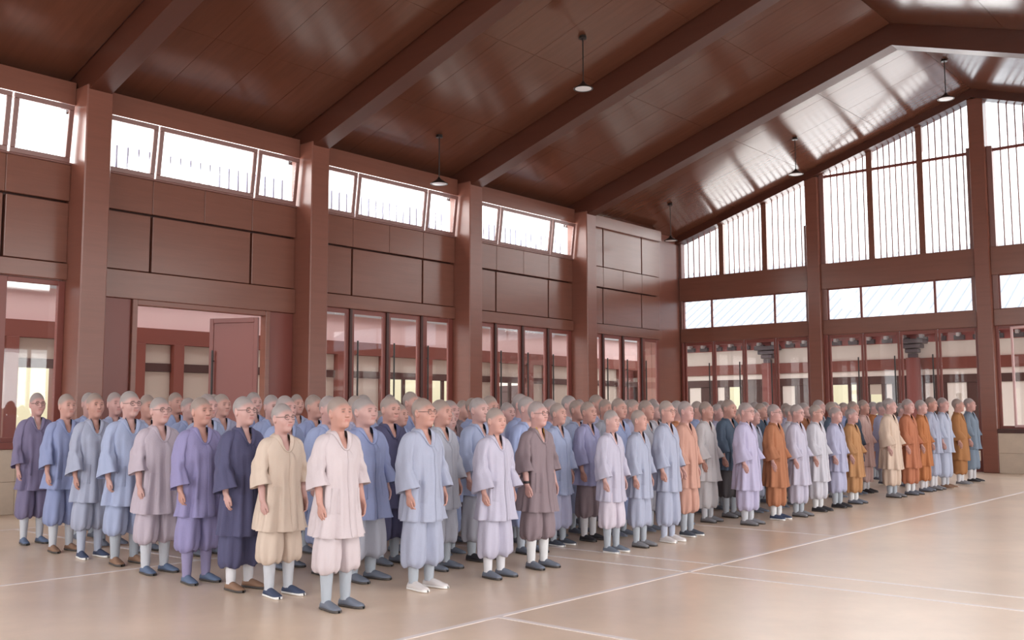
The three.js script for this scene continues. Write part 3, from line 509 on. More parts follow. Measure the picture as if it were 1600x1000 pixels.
function bodyField() {
  const c = [cone([0, 1.06, -0.005], [0, 1.3, -0.01], 0.1, 0.1), ell([0, 1.26, -0.005], [0.14, 0.15, 0.088]), ell([0, 0.98, -0.008], [0.14, 0.13, 0.09]), cone([0, 1.34, -0.022], [0, 1.5, -0.018], 0.07, 0.055)];
  for (const s of [-1, 1]) {
    const m = (p) => [p[0] * s, p[1], p[2]];
    c.push(cone([0, 1.37, -0.025], m(JOINT.sh), 0.05, 0.042), cone(m(JOINT.sh), m(JOINT.el), 0.042, 0.038), cone(m(JOINT.el), m(JOINT.wr), 0.038, 0.027));
    c.push(cone([s * 0.08, 0.92, 0], [s * 0.095, 0.5, -0.004], 0.075, 0.042), cone([s * 0.095, 0.5, -0.004], [s * 0.1, 0.3, -0.014], 0.04, 0.036), cone([s * 0.1, 0.3, -0.014], [s * 0.1, 0.08, -0.016], 0.035, 0.03), cone([s * 0.1, 0.05, -0.03], [s * 0.115, 0.036, 0.12], 0.03, 0.022));
  }
  return (x, y, z) => { let d = 1; for (const f of c) d = smin(d, f(x, y, z), 0.03); return d; };
}
const skinAt = () => [SKIN.r, SKIN.g, SKIN.b];
function makeBody(hi, s, yaw, tilt, curl) {
  const parts = [netMesh(bodyField(), [-0.34, -0.02, -0.2], [0.34, 1.49, 0.2], hi ? 0.022 : 0.034, skinAt)];
  const hd = netMesh(headField(s), [-0.12, 1.4, -0.15], [0.12, 1.775, 0.15], hi ? 0.0055 : 0.0095, headColour), q = new THREE.Euler(tilt, yaw, 0, 'YXZ'), v = V3(), P = hd.attributes.position, N = hd.attributes.normal, m = new THREE.Matrix4().makeRotationFromEuler(q);
  for (let i = 0; i < P.count; i++) {                 // turn the head on the neck
    v.fromBufferAttribute(P, i); const w = smooth(1.45, 1.56, v.y); const r = v.clone().sub(V3(0, 1.52, -0.015)).applyMatrix4(m).add(V3(0, 1.52, -0.015)); v.lerp(r, w); P.setXYZ(i, v.x, v.y, v.z);
    v.fromBufferAttribute(N, i); v.lerp(v.clone().applyMatrix4(m), w).normalize(); N.setXYZ(i, v.x, v.y, v.z);
  }
  parts.push(hd);
  for (const k of [-1, 1]) { const X = k * JOINT.wr[0]; parts.push(netMesh(handField(k, curl + (k > 0 ? 0.15 : 0)), [X - 0.06, 0.69, -0.03], [X + 0.06, 1.0, 0.13], hi ? 0.0055 : 0.009, skinAt)); }
  return mergeGeometries(parts);
}
// cloth surface as a grid of rings; the seam shares its normals
function ringGrid(N, M, at, { wrap = true } = {}) {
  const pos = [], uv = [], idx = []; let len = 0, prev = null;
  for (let j = 0; j <= M; j++) { const p0 = at(0, j / M); if (prev) len += Math.hypot(p0[0] - prev[0], p0[1] - prev[1], p0[2] - prev[2]); prev = p0; for (let i = 0; i <= N; i++) { pos.push(...at(wrap && i === N ? 0 : i / N, j / M)); uv.push(i / N * 1.2, len); } }
  for (let j = 0; j < M; j++) for (let i = 0; i < N; i++) { const a = j * (N + 1) + i, b = a + 1, c = a + N + 1, d = c + 1; idx.push(a, c, b, b, c, d); }
  const g = new THREE.BufferGeometry(); g.setAttribute('position', new THREE.Float32BufferAttribute(pos, 3)); g.setAttribute('uv', new THREE.Float32BufferAttribute(uv, 2)); g.setIndex(idx); g.computeVertexNormals();
  if (wrap) { const n = g.attributes.normal; for (let j = 0; j <= M; j++) { const a = j * (N + 1), b = a + N, v = V3(n.getX(a) + n.getX(b), n.getY(a) + n.getY(b), n.getZ(a) + n.getZ(b)).normalize(); n.setXYZ(a, v.x, v.y, v.z); n.setXYZ(b, v.x, v.y, v.z); } }
  return g;
}
const cubic = (a, b, c, d, t) => 0.5 * (2 * b + (c - a) * t + (2 * a - 5 * b + 4 * c - d) * t * t + (3 * b - a - 3 * c + d) * t * t * t);
function track(keys) { return (s) => { const n = keys.length - 1, x = Math.min(n - 1e-6, Math.max(0, s * n)), i = Math.floor(x), t = x - i, K = (k) => keys[Math.min(n, Math.max(0, k))]; return keys[0].map((_, q) => cubic(K(i - 1)[q], K(i)[q], K(i + 1)[q], K(i + 2)[q], t)); }; }
function jacketSurface(o) {                           // columns: half width, depth front, depth back, y at side, y at front, y at back
  const H = o.hem, f = o.flare, T = track([
    [0.066, 0.1, 0.066, 1.466, 1.315, 1.486], [0.108, 0.114, 0.086, 1.444, 1.298, 1.457], [0.16, 0.126, 0.106, 1.408, 1.272, 1.405], [0.196, 0.134, 0.118, 1.35, 1.24, 1.345], [0.198, 0.138, 0.124, 1.25, 1.2, 1.26],
    [0.184, 0.142, 0.128, 1.13, 1.1, 1.14], [0.186, 0.146, 0.132, 1.0, 0.98, 1.0], [0.198 + f * 0.3, 0.152 + f * 0.3, 0.14 + f * 0.3, 0.86, 0.84, 0.85], [0.212 + f * 0.7, 0.16 + f * 0.7, 0.15 + f * 0.7, (0.8 + H) / 2, (0.79 + H) / 2, (0.8 + H) / 2], [0.226 + f, 0.168 + f, 0.158 + f, H, H - 0.012, H + 0.006],
  ]);
  return (u, s, off = 0) => {
    const th = u * Math.PI * 2, [a, bf, bb, ys, yf, yb] = T(s), c = Math.cos(th), n = Math.sin(th), cc = Math.abs(c), k = 2 + 1.3 * smooth(0.45, 0, s), w = Math.pow(cc, k);
    const A = 0.021 * smooth(0.25, 1, s) + 0.007 * smooth(0.12, 0.35, s);
    const d = off + A * (0.6 * Math.sin(5 * th + o.seed + 1.5 * s) + 0.5 * Math.sin(9 * th + o.seed * 2.3 - 2.2 * s) + 0.38 * Math.sin(15 * th + o.seed * 0.7 + 3 * s)) + 0.004 * Math.sin(7 * s * 3 + 4 * th + o.seed) * smooth(0.25, 0.5, s);
    const ex = Math.sign(n) * Math.pow(Math.abs(n), 0.85), ez = Math.sign(c) * Math.pow(cc, 0.9);
    return [(a + d) * ex, ys * (1 - w) + (c > 0 ? yf : yb) * w, ((c > 0 ? bf : bb) + d) * ez - 0.006];
  };
}
function makeJacket(hi, o) {
  const S = jacketSurface(o), N = hi ? 56 : 28, Mr = hi ? 30 : 15, gs = [];
  gs.push(ringGrid(N, Mr + 3, (u, t) => { const q = t * (Mr + 3) / Mr; if (q <= 1) return S(u, q); const e = q - 1; return e > 2.5 / Mr ? S(u, 0.84, -0.018) : e > 1.5 / Mr ? S(u, 0.96, -0.012) : S(u, 1, -0.007); }));
  const cut = o.cuff, path = track([[0.1, 1.405, -0.016], [0.16, 1.375, -0.018], [0.194, 1.28, -0.02], [0.212, 1.14, -0.02], [0.222, 1.0, 0.008], [0.23, 0.87, 0.044]]), rad = track([[0.05], [0.066], [0.068], [0.07 + o.wide * 0.4], [0.08 + o.wide], [0.092 + o.wide * 1.5]]);
  for (const s of [-1, 1]) {
    const n = hi ? 26 : 14, m = hi ? 22 : 11;
    const ring = (u, t, shrink = 0) => {
      const q = t * cut, p = path(q), e = path(Math.min(1, q + 0.02)), b = path(q - 0.02), tx = V3(e[0] - b[0], e[1] - b[1], e[2] - b[2]).normalize(), U = V3(0, 0, 1).cross(tx).normalize(), W = tx.clone().cross(U).normalize(), th = u * 2 * Math.PI * (s > 0 ? 1 : -1);
      const r = rad(q)[0] - shrink + (0.008 * Math.sin(3 * th + 7 * t + o.seed) + 0.005 * Math.sin(6 * th - 5 * t + o.seed * 2) + 0.007 * Math.sin(26 * t + 2 * th + o.seed) * smooth(0.4, 0.62, t) * smooth(0.95, 0.7, t)) * smooth(0.15, 0.5, t);
      const cx = Math.cos(th) * r * (0.84 - 0.1 * t), cz = Math.sin(th) * r * (1.12 + 0.2 * t);
      return [s * (p[0] + U.x * cx + W.x * cz), p[1] + U.y * cx + W.y * cz - 0.006 * t * Math.cos(th), p[2] + U.z * cx + W.z * cz];
    };
    gs.push(ringGrid(n, m + 3, (u, t) => { const q = t * (m + 3) / m; return q <= 1 ? ring(u, q) : ring(u, q > 1 + 2.5 / m ? 0.86 : q > 1 + 1.5 / m ? 0.97 : 1, q > 1 + 1.5 / m ? 0.008 : 0.006); }));
  }
  return mergeGeometries(gs);
}
function strip(S, u0, u1, s0, s1, off, N, Mr) {       // a band of cloth lying on a surface, with thickness at its edges
  return ringGrid(N + 2, Mr + 2, (a, b) => { const A = (a * (N + 2) - 1) / N, B = (b * (Mr + 2) - 1) / Mr, edge = A < -1e-9 || A > 1 + 1e-9 || B < -1e-9 || B > 1 + 1e-9, ca = Math.min(1, Math.max(0, A)), cb = Math.min(1, Math.max(0, B)); return S(u0 + (u1 - u0) * ca, typeof s0 === 'function' ? s0(ca) + (s1(ca) - s0(ca)) * cb : s0 + (s1 - s0) * cb, edge ? -0.004 : off); }, { wrap: false });
}
function makeCollar(hi, o) {
  const S = jacketSurface(o), n = hi ? 40 : 20;
  return mergeGeometries([ringGrid(n, 4, (u, t) => S(u, [-0.006, 0, 0.06, 0.1, 0.103][Math.round(t * 4)], [-0.006, 0.011, 0.011, 0.0095, -0.004][Math.round(t * 4)])), strip(S, 0.002, 0.034, 0.085, 0.995, 0.0085, 2, hi ? 24 : 10)]);
}
function makeTrousers(hi, o) {
  const gs = [], N = hi ? 30 : 16, Mr = hi ? 20 : 10, G = o.gather;
  for (const s of [-1, 1]) {
    const T = track([[0.068, 0.09, 0.1, 1.0], [0.07, 0.094, 0.104, 0.82], [0.082, 0.1, 0.112, 0.66], [0.094, 0.11, 0.12, (0.6 + G) / 2 + 0.04], [0.098, 0.108, 0.118, G + 0.09], [0.099, 0.1, 0.108, G + 0.025], [0.1, 0.072, 0.076, G - 0.012], [0.1, 0.058, 0.058, G + 0.01]]);
    gs.push(ringGrid(N, Mr, (u, t) => { const [cx, rx, rz, y] = T(t), th = u * Math.PI * 2, c = Math.cos(th), n = Math.sin(th), d = 0.013 * Math.sin(6 * th + o.seed + s) * smooth(0.25, 0.5, t) * smooth(1, 0.86, t) + 0.011 * Math.sin(11 * th + o.seed * 2) * smooth(0.5, 0.75, t) * smooth(0.98, 0.86, t); return [s * (cx + 0.008) + (rx + d) * n, y - 0.012 * Math.sin(3 * th + o.seed) * smooth(0.55, 0.8, t) * smooth(1, 0.9, t), (rz + d) * c - 0.006]; }));
  }
  return mergeGeometries(gs);
}
function makeSock(hi) { const T = track([[0.052, 0.46], [0.056, 0.36], [0.053, 0.26], [0.046, 0.17], [0.042, 0.1], [0.043, 0.06]]); return ringGrid(hi ? 18 : 10, hi ? 12 : 5, (u, t) => { const [r, y] = T(t), th = u * Math.PI * 2, d = 0.002 * Math.sin(t * 60) * smooth(0.5, 0.8, t); return [(r + d) * Math.sin(th), y, (r + d) * 1.08 * Math.cos(th) - 0.014]; }); }
const shoeT = track([[0.004, 0.02, -0.088], [0.03, 0.06, -0.084], [0.037, 0.085, -0.05], [0.038, 0.082, 0.0], [0.042, 0.07, 0.06], [0.046, 0.054, 0.11], [0.042, 0.044, 0.15], [0.03, 0.036, 0.175], [0.004, 0.018, 0.186]]);
function makeShoe(hi) { return ringGrid(hi ? 16 : 10, hi ? 16 : 9, (u, t) => { const [w, h, z] = shoeT(t), th = u * Math.PI * 2, s = Math.sin(th); return [-w * Math.cos(th), s > 0 ? 0.014 + (h - 0.014) * Math.pow(s, 0.8) : 0.012, z]; }); }
function makeSole() { return ringGrid(12, 12, (u, t) => { const [w, , z] = shoeT(t), th = u * Math.PI * 2, a = Math.cos(th), b = Math.sin(th); return [-(w + 0.004) * Math.sign(a) * Math.pow(Math.abs(a), 0.4), 0.011 + 0.011 * Math.sign(b) * Math.pow(Math.abs(b), 0.4), z * 1.02]; }); }
function makeGlasses() {
  const gs = [], y = 1.632, z = 0.1;
  for (const s of [-1, 1]) { const r = new THREE.TorusGeometry(0.0225, 0.0019, 6, 20); r.scale(1.12, 0.8, 1); r.translate(s * 0.032, y, z); gs.push(r.toNonIndexed()); gs.push(tube([[s * 0.057, y + 0.004, z - 0.002], [s * 0.074, y + 0.004, 0.06], [s * 0.079, y + 0.006, -0.01]], 0.0017, 6).toNonIndexed()); }
  gs.push(tube([[-0.009, y + 0.004, z + 0.002], [0, y + 0.007, z + 0.005], [0.009, y + 0.004, z + 0.002]], 0.0017, 6).toNonIndexed());
  return mergeGeometries(gs);
}
function makeMask() { return ringGrid(12, 8, (a, b) => { const x = (a - 0.5) * 0.125, y = 1.612 - b * 0.085; return [x, y, 0.122 - 4.6 * x * x - 3 * (y - 1.585) ** 2]; }, { wrap: false }); }
function makeInner() { const S = jacketSurface({ hem: 0.6, flare: 0, seed: 0 }); return ringGrid(10, 3, (a, b) => { const p = S((a - 0.5) * 0.36, 0.0, 0); return [p[0] * 0.97, p[1] + 0.028 - b * 0.06, p[2] - 0.014]; }, { wrap: false }); }

const LOOK = [                                        // head shape, head turn, head tilt, finger curl
  [{ w: 1, j: 1, n: 0 }, 0.02, -0.05, 0.2], [{ w: 1.07, j: 1.12, n: -0.003 }, -0.1, 0, 0.5], [{ w: 0.96, j: 0.92, n: 0.003 }, 0.1, -0.04, 0.3], [{ w: 1.04, j: 1.0, n: 0 }, -0.02, 0.04, 0.6],
];
const bodyHi = LOOK.map((l) => makeBody(true, ...l)), bodyLo = LOOK.slice(0, 3).map((l) => makeBody(false, ...l));
const JV = [{ hem: 0.63, flare: 0.0, cuff: 0.93, wide: 0.008, seed: 0.4 }, { hem: 0.6, flare: 0.02, cuff: 0.94, wide: 0.018, seed: 2.1 }, { hem: 0.7, flare: 0.012, cuff: 0.88, wide: 0.012, seed: 3.9 }, { hem: 0.6, flare: 0.018, cuff: 0.8, wide: 0.02, seed: 5.2 }, { hem: 0.5, flare: 0.02, cuff: 0.94, wide: 0.016, seed: 1.3 }];
const TV = [{ gather: 0.27, seed: 0.3 }, { gather: 0.22, seed: 2.2 }, { gather: 0.31, seed: 4.1 }];
const jacketHi = JV.map((o) => makeJacket(true, o)), collarHi = JV.map((o) => makeCollar(true, o)), jacketLo = JV.map((o) => makeJacket(false, o)), collarLo = JV.map((o) => makeCollar(false, o)), trouserHi = TV.map((o) => makeTrousers(true, o)), trouserLo = TV.map((o) => makeTrousers(false, o));
const pocketHi = JV.map((o) => [1, -1].map((s) => strip(jacketSurface(o), s > 0 ? 0.06 : 0.87, s > 0 ? 0.13 : 0.94, o.hem < 0.55 ? 0.62 : 0.66, o.hem < 0.55 ? 0.76 : 0.82, 0.0035, 6, 6)));
const sockHi = makeSock(true), sockLo = makeSock(false), shoeHi = makeShoe(true), shoeLo = makeShoe(false), soleGeo = makeSole(), onHead = (q) => q.translate(0, -1.752, 0.012).scale(HS, HS, HS).translate(0, 1.752, -0.012), glassesGeo = onHead(makeGlasses()), maskGeo = onHead(makeMask()), innerGeo = makeInner();
const cloth = (r, g, b) => mat(srgb(r, g, b), 0.85, { bumpMap: weaveBump, bumpScale: 0.002, side: THREE.DoubleSide, sheen: 0.25, sheenRoughness: 0.6, sheenColor: srgb(r, g, b) });
const C = {
  purple: [120, 112, 142], slate: [140, 150, 188], pale: [162, 167, 188], lblue: [160, 170, 200], taupe: [182, 170, 182], mauve: [141, 135, 176], mauve2: [152, 152, 187], navy: [79, 78, 109], cream: [204, 186, 172], white: [196, 184, 188], grey: [169, 171, 184], whitelav: [182, 178, 196], browngrey: [132, 116, 122],
  lav: [168, 168, 194], pinklav: [199, 190, 203], peach: [190, 146, 132], cream2: [194, 190, 194], darkslate: [78, 92, 111], charcoal: [76, 72, 76], lavender: [178, 172, 200], orange: [166, 110, 80], orange2: [176, 112, 70], rust: [174, 110, 82], white2: [192, 190, 200], ochre: [173, 128, 88], pink: [208, 176, 170], pinkcream: [204, 182, 166], lblue2: [170, 176, 196], brown: [162, 112, 70], bluegrey: [118, 132, 149], blue: [153, 165, 202], mask: [89, 91, 112],
  s_lg: [191, 193, 200], s_lav: [176, 182, 200], s_gr: [165, 171, 180], s_mauve: [141, 133, 167], s_w: [209, 207, 211], s_w2: [214, 214, 216], yellow: [200, 167, 83], dark: [72, 69, 82], masktint: [190, 198, 207],
};
const CM = Object.fromEntries(Object.entries(C).map(([k, v]) => [k, cloth(...v)]));
const SH = Object.fromEntries(Object.entries({ blue: [92, 108, 136], brown: [136, 104, 84], navyw: [62, 72, 98], slateshoe: [108, 114, 128], lightshoe: [212, 206, 206], black: [48, 46, 52], darkw: [76, 82, 94], slatew: [112, 120, 134], greyshoe: [126, 126, 132] }).map(([k, v]) => [k, mat(srgb(...v), 0.7)]));
const soleMat = { w: mat(srgb(232, 230, 228), 0.6), d: mat(srgb(72, 66, 64), 0.7) };
const SKINS = [[255, 255, 255], [255, 246, 238], [244, 232, 222], [255, 250, 250]].map((c) => mat(srgb(...c), 0.52, { vertexColors: true }));
const frameMat = mat(srgb(52, 46, 46), 0.35), watchMat = mat(srgb(36, 34, 38), 0.4);
function makePerson(hi, x, z, h, robe, trou, sock, shoe, flags, jv, k, tight) {
  const g = group('person', [x, 0, z]), s = h / 1.752, fat = flags.includes('f') ? 1.16 : (tight ? 0.89 : 0.97) + 0.05 * rnd(), look = k % (hi ? 4 : 3);
  g.scale.set(s * fat, s, s * fat); g.rotation.y = Math.PI / 2 + (rnd() - 0.5) * 0.16;
  const B = hi ? bodyHi[look] : bodyLo[look]; put('body', B, SKINS[Math.floor(rnd() * 4)], g);
  const j = put('jacket', (hi ? jacketHi : jacketLo)[jv], CM[robe], g); put('collar', (hi ? collarHi : collarLo)[jv], CM[robe], j);
  if (hi) for (const p of pocketHi[jv]) put('pocket', p, CM[robe], j);
  if (flags.includes('i')) put('inner_collar', innerGeo, CM.dark, g);
  if (flags.includes('y')) put('inner_collar', innerGeo, CM.yellow, g);
  if (flags.includes('w')) put('inner_collar', innerGeo, CM.s_w2, g);
  put('trousers', (hi ? trouserHi : trouserLo)[jv === 4 ? 1 : k % 3], CM[trou], g);
  for (const q of [-1, 1]) {
    put('sock', hi ? sockHi : sockLo, CM[sock], g, [q * 0.1, 0, 0]);
    const f = put('shoe', hi ? shoeHi : shoeLo, SH[shoe], g, [q * 0.106, 0.004, 0.012]); f.rotation.y = q * 0.12;
    if (hi) put('sole', soleGeo, /w$|light/.test(shoe) ? soleMat.w : soleMat.d, f, [0, -0.002, 0]);
  }
  const headPart = (n, geo, m) => { const o = put(n, geo, m, g), [, yaw, tilt] = LOOK[look], P = V3(0, 1.52, -0.015); o.rotation.set(tilt, yaw, 0, 'YXZ'); o.position.copy(P.clone().sub(P.clone().applyEuler(o.rotation))); return o; };
  if (flags.includes('g')) headPart('glasses', glassesGeo, frameMat);
  if (flags.includes('m')) headPart('face_mask', maskGeo, CM.masktint);
  if (flags.includes('c')) { const w = put('wristwatch', new THREE.TorusGeometry(0.031, 0.009, 8, 20).rotateX(Math.PI / 2), watchMat, g, [-0.2255, 0.905, 0.04]); w.scale.set(0.95, 1.5, 0.95); }
  return g;
}
